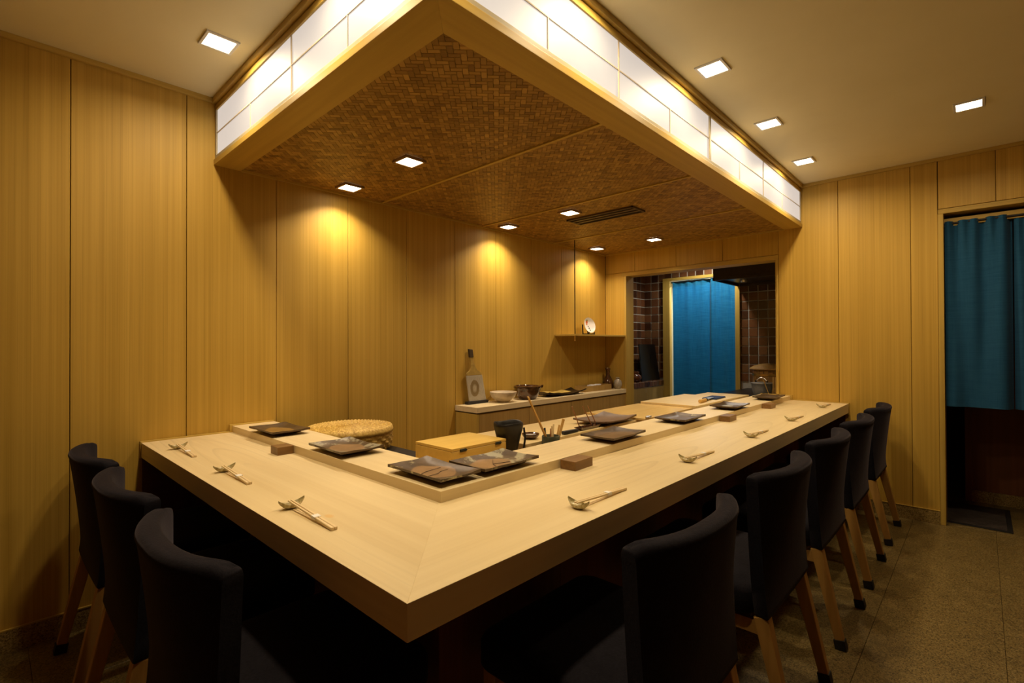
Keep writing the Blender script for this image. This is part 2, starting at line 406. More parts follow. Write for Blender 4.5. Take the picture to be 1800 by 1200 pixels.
e = [KY0 - 0.022, 1.5676, 1.9773, 2.387, YW - .001]
for a, b in zip(e[:-1], e[1:]):
    MB().box(XW, XW + 0.012, a + .0013, b - .0013, KZ + 0.038, ZCE - 0.001).build('panel', 'wall', wr, bevel=0.0015, seg=1)
e = [Y0, 0.3385 - PW * 3, 0.3385 - PW * 2, 0.3385 - PW, DY + 0.026]
for a, b in zip(e[:-1], e[1:]):
    MB().box(XW, XW + 0.012, a + .0013, b - .0013, DZ + 0.034, ZCE - 0.001).build('panel', 'wall', wr, bevel=0.0015, seg=1)
MB().box(XW, XW + 0.012, Y0, -1.06, 0.085, DZ + 0.03).build('panel', 'wall', wr, bevel=0.0015, seg=1)
br = struct(MB().box(XW - 0.008, XW, DY + 0.028, 1.0, 0, 0.085).build('baseboard_right', 'base', bevel=0.002), 'speckled stone skirting by the doorway')
MB().box(XW - 0.010, XW, DY + 0.028, 1.0, 0.085, 0.089).build('cap_strip', 'trimy', br)
struct(MB().box(XW - 0.016, XW, Y0, YS - 0.002, ZCE - 0.022, ZCE).build('trim_2', 'trimy', bevel=0.002), 'thin wooden cornice on the end wall')
# kitchen opening frame
kf = struct(MB().box(XW - 0.006, XW + TH + 0.005, KY0 - 0.022, KY1 + 0.05, KZ, KZ + 0.036).build('trim_3', 'trimy', bevel=0.002), 'wooden frame of the kitchen opening')
MB().box(XW - 0.004, XW + TH + 0.005, KY1, KY1 + 0.024, 0, KZ).build('jamb', 'trimz', kf, bevel=0.002)
MB().box(XW - 0.004, XW + TH + 0.005, KY0 - 0.022, KY0, 0, KZ).build('jamb', 'trimz', kf, bevel=0.002)
mbp = MB(); pts = []; rad = []
for k in range(24):
    z = 0.78 + k * 0.04; pts.append((XW - 0.012 + 0.002 * math.sin(k * 1.3), KY0 - 0.017 + 0.001 * math.sin(k * 2.1), z)); rad.append(0.008 + 0.0015 * (k % 6 == 0))
mbp.tube(pts, rad, 8).build('bamboo_batten', 'trimz', kf, smooth=True)
# doorway frame
df = struct(MB().box(XW - 0.006, XW + TH + 0.005, Y0, DY + 0.026, DZ, DZ + 0.03).build('trim_4', 'trimy', bevel=0.002), 'wooden frame of the curtained doorway')
MB().box(XW - 0.005, XW + TH + 0.005, DY, DY + 0.028, 0, DZ).build('jamb', 'trimz', df, bevel=0.002)
MB().box(XW + 0.055, XW + 0.085, -1.05, DY, DZ - 0.075, DZ - 0.025).build('noren_rail', 'trimy', df, bevel=0.002)

# ---- room ends behind the camera, unseen, toned dark to cut bounced light
wn = struct(MB().box(X0 - 0.1, X0, Y0, YW + 0.1, 0, ZCE).build('wall_near', 'under'), 'unseen panelled wall behind the left chairs, darkened to cut bounce')
wf = struct(MB().box(X0 - 0.1, XW + 1.2, Y0 - 0.1, Y0, 0, ZCE).build('wall_front', 'under'), 'unseen panelled wall behind the right chairs, darkened to cut bounce')
# ---- ceiling
struct(MB().box(X0, XW + TH, Y0, YW + 0.1, ZCE, ZCE + 0.08).build('ceiling', 'plaster'), 'warm white plaster ceiling')

# ================================================================== CANOPY over the counter
can = thing('canopy', 'boxed canopy over the counter with lit paper band and woven underside', 'canopy', (0, 0, 0))
BI = 0.122                                   # beam width
ZW = ZB + 0.009                              # woven surface
xi, yi = XS + BI, YS + BI
MB().prism([(XS, YS), (xi, yi), (xi, YW), (XS, YW)], ZB, ZB + 0.026).build('beam', 'beamy', can, bevel=0.0015)
MB().prism([(XS, YS), (XW, YS), (XW, yi), (xi, yi)], ZB, ZB + 0.026).build('beam', 'beamx', can, bevel=0.0015)
MB().box(xi - 0.01, XW - .001, yi - 0.01, YW - .001, ZB + 0.022, ZB + 0.036).build('light_block_slab', 'dark_seam', can)  # unseen slab added above the weave to block light
# shoji band
zt = ZCE - 0.024
fx = XS + 0.006; fy = YS + 0.006
def band(axis):
    a0, a1 = ((fy, YW) if axis == 'y' else (fx, XW)); mt = 'beamy' if axis == 'y' else 'beamx'
    def bx(p0, p1, d0, d1, z0, z1):
        if axis == 'y': return MB().box(fx + d0, fx + d1, p0, p1, z0, z1)
        return MB().box(p0, p1, fy + d0, fy + d1, z0, z1)
    bx(a0, a1, 0, 0.03, ZB + 0.0265, ZB + 0.046).build('bottom_rail', 'frame_pale', can, bevel=0.0015)
    bx(a0, a1, 0, 0.03, 2.312, 2.338).build('top_rail', 'trim' + axis, can, bevel=0.0015)
    o = 0.004
    bx(a0 - o, a1, -0.016, 0.03, ZCE - 0.024, ZCE - 0.0005).build('crown_moulding', 'trim' + axis, can, bevel=0.003)
    bx(a0 + 0.003, a1, 0.004, 0.03, 2.338, ZCE - 0.024).build('shadow_gap', 'dark_seam', can)
    if axis == 'y': full, low, thick = [1.846, 1.02], [2.259, 1.434], [YW - 0.008]
    else: full, low, thick = [1.641, 3.354, 0.80], [1.22, 2.068, 2.935, 3.759], [2.505, XW - 0.008]
    ed = sorted(full + low + thick + [a0 + 0.004])
    pane_o = None
    for p, q in zip(ed[:-1], ed[1:]):
        for z0, z1 in ((ZB + 0.046, 2.2), (2.2, 2.312)):
            bx(p, q, 0.007, 0.010, z0, z1).build('paper_pane', 'shoji', can)
    for p in full: bx(p - .0025, p + .0025, 0.003, 0.0072, ZB + 0.046, 2.312).build('muntin', 'muntin', can)
    for p in low: bx(p - .002, p + .002, 0.004, 0.0072, ZB + 0.046, 2.198).build('muntin', 'muntin', can)  # upper halves left out to mimic bars washed out by lamp glare
    for p in thick: bx(p - .008, p + .008, 0.0, 0.012, ZB + 0.046, 2.312).build('stile', 'frame_pale', can, bevel=0.001)
    bx(a0, a1, 0.0035, 0.0072, 2.1978, 2.2018).build('muntin', 'muntin', can)
    bx(a0, a1, 0.03, 0.034, ZB + 0.03, ZCE - 0.03).build('light_box_back', 'plaster', can)
band('y'); band('x')
MB().box(fx, fx + 0.016, fy, fy + 0.016, ZB + 0.0268, 2.339).build('corner_stile', 'frame_pale', can, bevel=0.001)
# battens and edge mouldings
BX = [1.695, 2.55, 3.40]
for x in BX: MB().box(x - 0.008, x + 0.008, yi - 0.001, YW - 0.012, ZB + 0.001, ZB + 0.018).build('batten', 'trimy', can, bevel=0.001)
MB().box(xi, XW - 0.001, YW - 0.014, YW - 0.001, ZB - 0.004, ZB + 0.02).build('edge_moulding', 'trimx', can, bevel=0.002)
MB().box(XW - 0.014, XW - 0.001, yi, YW - 0.014, ZB - 0.004, ZB + 0.02).build('edge_moulding', 'trimy', can, bevel=0.002)
# woven panels: diagonal 2/2 twill of real strips
S2 = math.sqrt(0.5); P = 0.0198; AMP = 0.0018
def clip_line(c, d, x0, x1, y0, y1):
    t0, t1 = -1e9, 1e9
    for o, dd, lo, hi in ((c[0], d[0], x0, x1), (c[1], d[1], y0, y1)):
        a, b = (lo - o) / dd, (hi - o) / dd
        if a > b: a, b = b, a
        t0, t1 = max(t0, a), min(t1, b)
    return t0, t1
def strip_geo(fam, k, x0, x1, y0, y1):
    """one bamboo strip; fam 0 runs along (1,1), fam 1 along (1,-1); k is its index"""
    d = (S2, S2) if fam == 0 else (S2, -S2); nrm = (-S2, S2) if fam == 0 else (S2, S2)
    c = (nrm[0] * k * P, nrm[1] * k * P)
    t0, t1 = clip_line(c, d, x0, x1, y0, y1)
    if t1 - t0 < 0.004: return None
    vs = []; fs = []
    j0 = round(t0 / P); ts = [t0]
    j = j0
    while True:
        for q in (-0.44, 0.44):
            t = (j + q) * P
            if t0 < t < t1: ts.append(t)
        j += 1
        if (j - 1) * P > t1: break
    ts.append(t1)
    prof = ((-0.462, 0.0010), (-0.43, 0.0), (0.43, 0.0), (0.462, 0.0010)); tones = []
    for t in ts:
        j = round(t / P)
        ph = ((j - k) if fam == 0 else (k + j)) % 4          # crossing index -> over/under
        over = ph in (0, 1)
        if fam == 1: over = not over
        z = ZW - AMP if over else ZW + AMP
        for s, dz in prof:
            x = c[0] + d[0] * t + nrm[0] * P * s; y = c[1] + d[1] * t + nrm[1] * P * s
            vs.append((min(max(x, x0), x1), min(max(y, y0), y1), z + dz))
    rs = random.Random(fam * 7919 + k)
    base = rs.random() * 0.45; cur = {}
    for i in range(len(ts) - 1):
        j = round((ts[i] + ts[i + 1]) / 2 / P); q = ((j - k) if fam == 0 else (k + j)) // 2
        if q not in cur: cur[q] = min(1, base + rs.random() * 0.55)
        for w_ in range(3):
            fs.append((4 * i + w_, 4 * i + w_ + 1, 4 * i + w_ + 5, 4 * i + w_ + 4)); tones.append(cur[q])
    return vs, fs, tones
def add_tone(me, vals):
    at = me.attributes.new('tone', 'FLOAT', 'FACE'); at.data.foreach_set('value', vals)
xe = [xi - 0.003] + [v for x in BX for v in (x - 0.006, x + 0.006)] + [XW - 0.004]
LIT = [(1.399, 1.988), (1.399, 2.554), (2.678, 1.988), (2.678, 2.554), (3.851, 1.988), (3.851, 2.554)]
for pi in range(4):
    x0, x1 = xe[2 * pi], xe[2 * pi + 1]; y0, y1 = yi - 0.003, YW - 0.004
    panel = MB().box(x0, x1, y0, y1, ZB + 0.018, ZB + 0.0215).build('woven_panel', 'dark_seam', can)
    allv, allf, allt = [], [], []
    for fam in (0, 1):
        nr = (-S2, S2) if fam == 0 else (S2, S2)
        ks = [(nr[0] * x + nr[1] * y) / P for x in (x0, x1) for y in (y0, y1)]
        for k in range(math.floor(min(ks)), math.ceil(max(ks)) + 1):
            g = strip_geo(fam, k, x0, x1, y0, y1)
            if not g: continue
            tones = g[2]; g = g[:2]
            if pi == 0:
                o = MB().add(*g).build('bamboo_strip', 'weave', panel); add_tone(o.data, tones)
            else:
                off = len(allv); allv += g[0]; allf += [tuple(i + off for i in f) for f in g[1]]; allt += tones
    if pi:
        o = MB().add(allv, allf).build('bamboo_weave', 'weave', panel); o['kind'] = 'stuff'; add_tone(o.data, allt)

# ================================================================== DOWNLIGHTS
def downlight(x, y, z, label, frame, power, spot, group, size=0.10, drop=0.007):
    t = thing('ceiling_downlight', label, 'ceiling light', (x, y, z), 0, group)
    h, w_ = size / 2, 0.011
    mb = MB(); a, b = -h - w_, h + w_
    mb.box(a, b, a, -h, -drop, 0.002).box(a, b, h, b, -drop, 0.002).box(a, -h, -h, h, -drop, 0.002).box(h, b, -h, h, -drop, 0.002)
    mb.build('bezel', frame, t, bevel=0.001, seg=1)
    MB().box(-h, h, -h, h, -drop + 0.003, 0.001).build('diffuser', 'lamp', t)
    ld = bpy.data.lights.new('downlight_lamp', 'AREA'); ld.energy = power; ld.color = LAMP_CAN if frame == 'lampframe_b' else LAMP; ld.shape = 'SQUARE'; ld.size = size * 0.8; ld.spread = R(spot)
    lo = bpy.data.objects.new('downlight_lamp', ld); C.objects.link(lo); lo.parent = t; lo.location = (0, 0, -drop - 0.002)
    return t
cn = ['near the front beam, nearest row', 'close to the panelled wall, nearest row', 'beside the air vent', 'close to the wall above the white bowl', 'farthest row, away from the wall', 'close to the wall above the small shelf']
for (x, y), n in zip(LIT, cn):
    downlight(x, y, ZB + 0.004, 'square downlight in woven canopy ' + n, 'lampframe_b', P_CAN, SPREAD_CAN, 'downlights in the woven canopy', 0.094, 0.010)
for x, y, n in [(0.637, 2.184, 'left of the paper band above the left chairs'), (2.173, 0.841, 'nearest of the three along the paper band'), (2.928, 0.834, 'middle of the three along the paper band'),
                (3.690, 0.839, 'farthest of the three along the paper band'), (3.396, 0.037, 'set apart toward the curtained doorway'),
                (1.415, 0.841, 'beyond the top edge, above the corner chair'), (0.637, 1.475, 'above the middle left chair'), (0.637, 0.841, 'above the counter corner')]:
    downlight(x, y, ZCE, 'square downlight in white ceiling, ' + n, 'lampframe', P_CEIL, SPREAD_CEIL, 'downlights in the white ceiling', 0.096)

# ================================================================== AIR VENT in the canopy
vt = thing('air_vent', 'long dark slotted air vent in the woven canopy', 'vent', (2.92, 1.874, ZB + 0.003))
mb = MB(); a, b, c, d = -0.084, 0.084, -0.262, 0.262
mb.box(a, b, c, c + 0.012, -0.007, 0.004).box(a, b, d - 0.012, d, -0.007, 0.004).box(a, a + 0.012, c, d, -0.007, 0.004).box(b - 0.012, b, c, d, -0.007, 0.004)
mb.build('vent_frame', 'vent', vt, bevel=0.001)
MB().box(a + .01, b - .01, c + .01, d - .01, 0.0, 0.004).build('vent_throat', 'black', vt)
for x in (-0.024, 0.026): MB().box(x - 0.011, x + 0.011, c + .01, d - .01, -0.006, 0.001).build('slat', 'vent', vt, bevel=0.001)

# ================================================================== COUNTER
cn_ = thing('sushi_counter', 'pale cypress L-shaped counter top on red-brown panels', 'counter', (0, 0, 0))
IX, IY, SX, SY = 1.047, 1.275, 0.847, 1.063
ZS = 0.771
e = 0.015
g = 0.0
MB().prism([(XC, YC), (IX, IY), (IX, YW - e), (XC, YW - e)], 0.675, ZC).build('counter_slab', 'hiny', cn_, bevel=0.0004, seg=1)
MB().prism([(XC + g, YC), (XW - e, YC), (XW - e, IY), (IX + g, IY)], 0.675, ZC).build('counter_slab', 'hinx', cn_, bevel=0.0004, seg=1)
rs_ = thing('raised_shelf', 'narrow raised cypress shelf along the inner edge of the counter', 'shelf', (0, 0, ZC))
MB().prism([(SX, SY), (IX, IY), (IX, YW - e), (SX, YW - e)], 0, ZS - ZC).build('shelf_board', 'hiny', rs_, bevel=0.0004, seg=1)
MB().prism([(SX + g, SY), (XW - e, SY), (XW - e, IY), (IX + g, IY)], 0, ZS - ZC).build('shelf_board', 'hinx', rs_, bevel=0.0004, seg=1)
st = struct(MB().box(XC - 0.004, SX - 0.012, YW - e, YW - .001, 0.672, ZC + 0.006).build('trim_7', 'trimx', bevel=0.0015), 'thin strip where the counter meets the panelled wall')
MB().box(SX - 0.012, IX, YW - e, YW - .001, 0.672, ZS + 0.006).build('wall_strip', 'trimx', st, bevel=0.0015)
st = struct(MB().box(XW - e, XW - .001, YC - 0.004, SY - 0.012, 0.66, ZC + 0.006).build('trim_8', 'trimy', bevel=0.0015), 'thin strip where the counter meets the end wall')
MB().box(XW - e, XW - .001, SY - 0.012, IY, 0.66, ZS + 0.006).build('wall_strip', 'trimy', st, bevel=0.0015)
FX, FY = 0.80, 1.01
for y0, y1 in ((1.04, 1.6), (1.6, 2.15), (2.15, YW - .001)): MB().box(FX, FX + 0.018, y0 + .001, y1 - .001, 0, 0.674).build('front_panel', 'under', cn_, bevel=0.001)
e_ = [0.83, 1.30, 1.83, 2.43, 3.03, 3.63, XW - .001]
for x0, x1 in zip(e_[:-1], e_[1:]): MB().box(x0 + .001, x1 - .001, FY, FY + 0.018, 0, 0.674).build('front_panel', 'under', cn_, bevel=0.001)
MB().box(FX - 0.006, FX + 0.03, FY - 0.006, FY + 0.03, 0, 0.674).build('corner_post', 'under', cn_, bevel=0.002)
MB().box(XC + 0.004, FX, YW - 0.011, YW - .001, 0, 0.672).build('end_panel', 'under', cn_, bevel=0.001)
MB().box(XW - 0.012, XW - .001, YC + 0.02, FY, 0, 0.66).build('end_panel', 'under', cn_, bevel=0.001)
MB().box(IX - 0.02, IX, IY, YW - .001, 0, 0.74).build('back_panel', 'under', cn_)
MB().box(IX - 0.02, XW - .001, IY - 0.02, IY, 0, 0.74).build('back_panel', 'under', cn_)

# ---- chef's side: prep cabinet, low black worktop
pc = thing('prep_cabinet', 'low prep cabinet behind the counter under the work board', 'cabinet', (0, 0, 0))
MB().box(1.53, XW - .002, IY + 0.004, 1.70, 0, 0.70).build('body', 'cabinet', pc, bevel=0.002)
MB().box(IX + 0.004, 1.528, IY + 0.004, 1.592, 0, 0.735).build('body', 'cabinet', pc, bevel=0.002)
t = thing('work_board', 'long pale work board along the prep cabinet under the cutting boards', 'work board', (2.88, 1.5325, 0.7005))
MB().box(1.53 - 2.88, XW - .002 - 2.88, -0.1675, 0.1675, 0, 0.0565).build('slab', 'board', t, bevel=0.002)
bk = thing('low_worktop', 'black low worktop under the straw basket', 'worktop', (1.26, 2.15, 0))
MB().box(IX + 0.004 - 1.26, 1.475 - 1.26, 1.60 - 2.15, YW - .002 - 2.15, 0.61, 0.64).build('worktop', 'blacktop', bk, bevel=0.003)
MB().box(IX + 0.004 - 1.26, 1.46 - 1.26, 1.61 - 2.15, YW - .004 - 2.15, 0.0, 0.61).build('body', 'cabinet', bk)

def board(name, x0, x1, y0, y1, z0, z1, mat, label):
    t = thing(name, label, 'cutting board', ((x0 + x1) / 2, (y0 + y1) / 2, z0)); hx, hy = (x1 - x0) / 2, (y1 - y0) / 2
    MB().box(-hx, hx, -hy, hy, 0, z1 - z0).build('slab', mat, t, bevel=0.002)
    return t
board('cutting_board', 2.43, 3.035, 1.315, 1.690, 0.7575, 0.769, 'boardy', 'amber cutting board in the middle of the prep bench')
board('cutting_board', 3.04, 3.72, 1.290, 1.675, 0.7575, 0.783, 'board', 'thick pale cutting board carrying the knife and blue cloth')

# ================================================================== CHAIRS
def chair_back_ring(v, zshift=0.0, shrink=0.0, n=24):
    hw = 0.226 + 0.022 * v - shrink * 0.6
    yc = -0.250 - 0.046 * v ** 1.3
    fwd = 0.003 + 0.066 * v
    th = 0.054 - 0.006 * v - shrink * 2
    rear, front = [], []
    z = 0.362 + 0.423 * v + zshift
    k = max(0.0, (v - 0.80) / 0.20)
    for i in range(n + 1):
        u = -1 + 2 * i / n; au = abs(u)
        y = yc + fwd * au ** 2.6
        t = th * (1 - 0.22 * au ** 8)
        zz = z - 0.009 * k * max(0.0, (au - 0.86) / 0.14) ** 2
        x = u * hw
        rear.append((x, y + shrink, zz)); front.append((x - u * 0.010 * au ** 3, y + shrink + t, zz))
    return rear + front[::-1]
def make_chair(label):
    t = thing('dining_chair', label, 'chair')
    rings = [chair_back_ring(0.0, 0.0, 0.006), chair_back_ring(0.0, 0.006, 0.0)]
    for k in range(1, 15): rings.append(chair_back_ring(k / 15))
    rings += [chair_back_ring(1.0, -0.016), chair_back_ring(1.0, -0.008, 0.002), chair_back_ring(1.0, -0.003, 0.0055), chair_back_ring(1.0, 0.0, 0.0105), chair_back_ring(1.0, 0.001, 0.0165)]
    MB().loft(rings).build('backrest', 'navy', t, smooth=True, angle=65)
    # seat cushion: rounded slab, slightly domed
    def seat_ring(z, ins, dome=0):
        out = []; r = 0.045; hx, y0, y1 = 0.238 - ins, -0.205 + ins, 0.235 - ins
        for cx, cy, a0 in ((hx - r, y1 - r, 0), (-hx + r, y1 - r, 90), (-hx + r, y0 + r, 180), (hx - r, y0 + r, 270)):
            for k in range(6):
                a = R(a0 + k * 18); out.append((cx + r * math.cos(a), cy + r * math.sin(a), z))
        return out
    mb = MB().loft([seat_ring(0.362, 0.012), seat_ring(0.364, 0.004), seat_ring(0.372, 0), seat_ring(0.425, 0), seat_ring(0.438, 0.006), seat_ring(0.446, 0.018), seat_ring(0.452, 0.06), seat_ring(0.4545, 0.13)])
    mb.build('seat', 'navy', t, smooth=True, angle=65)
    for s in (-1, 1):
        lg = MB().bar((s * 0.200, -0.222, 0.362), (s * 0.207, -0.298, 0.03), 0.036, 0.042, 0.028, 0.030).build('leg', 'oak', t, bevel=0.003)
        MB().bar((s * 0.207, -0.2965, 0.036), (s * 0.208, -0.303, 0.0), 0.034, 0.038).build('foot_cap', 'black', lg, bevel=0.002)
        lg = MB().bar((s * 0.205, 0.192, 0.366), (s * 0.208, 0.200, 0.03), 0.040, 0.040, 0.028, 0.028).build('leg', 'oak', t, bevel=0.003)
        MB().bar((s * 0.2078, 0.1995, 0.036), (s * 0.208, 0.2, 0.0), 0.034, 0.034).build('foot_cap', 'black', lg, bevel=0.002)
        MB().box(s * 0.200 - 0.010, s * 0.200 + 0.010, -0.215, 0.175, 0.305, 0.346).build('side_rail', 'oak', t, bevel=0.002)
    MB().box(-0.186, 0.186, 0.182, 0.202, 0.312, 0.360).build('front_rail', 'oak', t, bevel=0.002)
    return t
ch0 = make_chair('navy upholstered chair at the near corner of the long counter side')
ch0['group'] = 'navy chairs around the counter'
ch0.location = (1.085, 0.70, 0)
for x, n in [(1.785, 'second along the long counter side from the corner'), (2.46, 'middle of the five along the long counter side'), (3.112, 'fourth along the long counter side from the corner'), (3.808, 'by the end wall, last along the long counter side')]:
    dup(ch0, (x, 0.70, 0), 0, 'navy upholstered chair, ' + n)
for y, n in [(2.355, 'against the panelled wall at the short counter side'), (1.785, 'in the middle of the short counter side'), (1.19, 'nearest the corner on the short counter side')]:
    dup(ch0, (0.507, y, 0), -PI / 2, 'navy upholstered chair ' + n)

# ================================================================== PLACE SETTINGS
# boat-shaped rest (local: boat along x, chopsticks along y)
def make_rest():
    Lh = 0.034; rings = []; n = 17
    for i in range(n):
        u = -1 + 2 * i / (n - 1)
        w_ = 0.0155 * (1 - abs(u) ** 2.2) + 0.0012
        top = 0.0125 + 0.0135 * abs(u) ** 2.2; bot = 0.0 + 0.020 * abs(u) ** 2.6
        x = u * Lh
        ring = []
        for k in range(9):
            a = PI + PI * k / 8
            ring.append((x, w_ * math.cos(a), top + (top - bot) * math.sin(a)))
        for k in range(9):
            a = 2 * PI - PI * k / 8
            ring.append((x, w_ * 0.86 * math.cos(a), top - 0.0004 + (top - bot) * 0.55 * math.sin(a)))
        rings.append(ring)
    return MB().loft(rings)
def rest_mat():
    m, nt, b = nmat('ash_glaze_ceramic')
    f = noise(nt, coords(nt, False, (180, 40, 40)), 1, 4)
    L(nt, ramp(nt, f, [(0.3, (0.30, 0.23, 0.08)), (0.5, (0.50, 0.42, 0.20)), (0.72, (0.74, 0.69, 0.52))]).outputs[0], b.inputs['Base Color'])
    inp(b, Roughness=0.22); return m
M['rest'] = rest_mat()
rest_me = make_rest()
rest0 = rest_me.build('chopstick_rest', 'rest', smooth=True, angle=60)
# chopstick pair: local x = 0 at thin tip end, thick end at +x
def make_chops():
    t = thing('chopstick_pair', '', 'chopsticks')
    for s in (-1, 1):
        MB().bar((0, s * 0.0036, 0.0178), (0.243, s * 0.0042, 0.0040), 0.0042, 0.0044, 0.0078, 0.0074).build('chopstick', 'chop', t, bevel=0.0010, seg=1)
    MB().bar((0.142, 0, 0.0099), (0.160, 0, 0.00885), 0.0168, 0.0080).build('paper_band', 'paper', t)
    return t
chops0 = make_chops()
sett = [(0.556, 2.423, -PI / 2, 'by the panelled wall on the short counter side'), (0.562, 1.868, -PI / 2, 'in the middle of the short counter side'), (0.556, 1.318, -PI / 2, 'nearest the corner on the short counter side'),
        (1.062, 0.765, 0, 'nearest the corner on the long counter side'), (1.745, 0.775, 0, 'second from the corner on the long counter side'), (2.405, 0.768, 0, 'middle of the long counter side'),
        (3.065, 0.768, 0, 'fourth from the corner on the long counter side'), (3.840, 0.776, 0, 'at the far end of the long counter side')]
for i, (x, y, rz, n) in enumerate(sett):
    dx, dy = math.cos(rz), math.sin(rz)
    o = rest0 if i == 0 else rest0.copy()
    if i: C.objects.link(o)
    o.location = (x, y, ZC); o.rotation_euler = (0, 0, rz + PI / 2)
    tag(o, 'boat-shaped ceramic chopstick rest ' + n, 'chopstick rest', 'chopstick rests')
    lab = 'pale wooden chopsticks in a paper band ' + n
    off = 0.012
    p = (x - dx * off, y - dy * off, ZC)
    if i == 0:
        chops0.location = p; chops0.rotation_euler = (0, 0, rz); chops0['label'] = lab; chops0['group'] = 'banded chopsticks on rests'
    else: dup(chops0, p, rz, lab)

# ---- rectangular stoneware dishes
def dish_mesh(lx, ly, h=0.024, droop=0.0, th=0.007):
    n = 14; vs = []; fs = []
    def prof(u, v):
        e1 = max(abs(u), abs(v)); k = max(0, (e1 - 0.55) / 0.45)
        return k
    for top in (1, 0):
        for j in range(n + 1):
            for i in range(n + 1):
                u, v = -1 + 2 * i / n, -1 + 2 * j / n; k = prof(u, v)
                if top: z = 0.011 + (h - 0.011) * k ** 1.5; s = 1.0
                else:
                    e1 = max(abs(u), abs(v)); z = 0.0 if e1 < 0.62 else (h - 0.006) * ((e1 - 0.62) / 0.38) ** 0.9
                    s = 1.0 if e1 > 0.99 else 0.93
                cz = 0.003 * (abs(u) * abs(v)) ** 2
                wob = 0.0012 * math.sin(5 * u + 3 * v)
                sag = droop * (u * u * v * v - 0.3 * (1 - abs(u)) * abs(v) ** 2)
                vs.append((u * lx / 2 * s + wob * (abs(u) > .9), v * ly / 2 * s + wob * (abs(v) > .9), max(0.0, z + (cz + wob * .6 if top else 0) + (sag if (abs(u) > .5 or abs(v) > .5) else 0))))
    m = (n + 1) ** 2
    for j in range(n):
        for i in range(n):
            a = j * (n + 1) + i; fs.append((a, a + 1, a + n + 2, a + n + 1)); b = a + m; fs.append((b, b + n + 1, b + n + 2, b + 1))
    loop = [i for i in range(n + 1)] + [j * (n + 1) + n for j in range(1, n + 1)] + [n * (n + 1) + i for i in range(n - 1, -1, -1)] + [j * (n + 1) for j in range(n - 1, 0, -1)]
    for q in range(len(loop)):
        a, b = loop[q], loop[(q + 1) % len(loop)]; fs.append((a, a + m, b + m, b))
    return MB().add(vs, fs)
RIM, BOD = (0.045, 0.027, 0.012), (0.125, 0.076, 0.032)
ASH, OCH, AMB = (0.48, 0.43, 0.26), (0.31, 0.18, 0.075), (0.30, 0.17, 0.04)
dishes = [
    (0.925, 2.325, 0.165, 0.25, 0.03, 'stoneware dish with an amber pool nearest the panelled wall', AMB, (0.10, 0.09, 0.05), (0.055, 0.085, 0, 0), 0.70, 1.3),
    (0.933, 1.735, 0.168, 0.25, 0.0, 'ash-grey flecked stoneware dish beside the straw basket', OCH, (0.30, 0.27, 0.18), (0.060, 0.078, 0.005, 0), 0.50, 2.9),
    (0.938, 1.213, 0.150, 0.262, 0.0, 'stoneware dish with round brown mark, left of the corner pair', OCH, ASH, (0.060, 0.082, 0.0, 0.0), 0.57, 4.4),
    (1.146, 1.158, 0.246, 0.168, 0.0, 'stoneware dish with round brown mark, right of the corner pair', OCH, (0.34, 0.31, 0.20), (0.080, 0.058, -0.02, 0.0), 0.52, 6.1),
    (1.826, 1.132, 0.258, 0.158, 0.0, 'plain brown stoneware dish below the three thin sticks', (0.18, 0.105, 0.042), (0.36, 0.31, 0.18), (0.12, 0.08, -0.01, -0.01), 0.66, 7.7),
    (2.472, 1.134, 0.255, 0.160, 0.0, 'stoneware dish with pale streaks next to the metal tongs', (0.15, 0.09, 0.042), (0.36, 0.32, 0.17), (0.09, 0.05, 0.0, 0.01), 0.58, 9.2),
    (3.162, 1.132, 0.25, 0.158, 0.02, 'dark stoneware dish with a pale centre spot, second from the end wall', (0.40, 0.36, 0.25), (0.10, 0.06, 0.04), (0.055, 0.03, 0.02, 0.02), 0.8, 11.0),
    (3.868, 1.112, 0.26, 0.150, 0.02, 'dark stoneware dish closest to the end wall', (0.16, 0.11, 0.065), (0.28, 0.25, 0.16), (0.09, 0.05, 0.0, 0.0), 0.6, 13.3)]
M['crack'] = plain('dark_glaze_line', (0.045, 0.016, 0.007), 0.4)
for x, y, lx, ly, rz, lab, pool, patch, ell, lo, seed in dishes:
    t = thing('stoneware_dish', lab, 'plate', (x, y, ZS), rz, 'rectangular stoneware dishes on the raised shelf')
    dish_mesh(lx, ly).build('dish_body', plate_mat('stoneware_glaze', RIM, BOD, pool, patch, ell, seed, lo), t, smooth=True, angle=50)
    if 'corner pair' in lab:
        tk = 0.0122
        if 'left' in lab: segs = [[(-0.045, 0.0), (-0.02, 0.012), (0.045, 0.022)], [(-0.045, -0.035), (-0.005, -0.03), (0.012, -0.018), (0.05, -0.012)]]
        else: segs = [[(-0.04, -0.05), (-0.02, -0.012), (0.02, 0.03)], [(-0.02, -0.012), (0.04, -0.03)]]
        for sgm in segs: MB().tube([(a, b, tk) for a, b in sgm], 0.0009, 5).build('glaze_line', 'crack', t)
# ---- small walnut blocks
for x, y, sx, sy, rz, n in [(0.812, 2.018, 0.062, 0.068, 0, 'on the short counter side'), (1.418, 1.027, 0.108, 0.062, 0.04, 'nearest on the long counter side'),
                            (2.850, 1.026, 0.112, 0.056, 0.03, 'second along the long counter side'), (3.590, 1.026, 0.10, 0.056, 0.0, 'farthest on the long counter side')]:
    yy = y if sx > 0.08 else y
    if sx > 0.08: y = SY - 0.002 - sy / 2 - abs(math.sin(rz)) * sx / 2
    else: x = SX - 0.002 - sx / 2
    o = MB().box(-sx / 2, sx / 2, -sy / 2, sy / 2, 0, 0.031).build('wood_block', 'walnut', bevel=0.0015, loc=(x, y, ZC), rotz=rz)
    tag(o, 'small dark walnut block leaning on the raised shelf ' + n, 'wood block', 'walnut blocks')

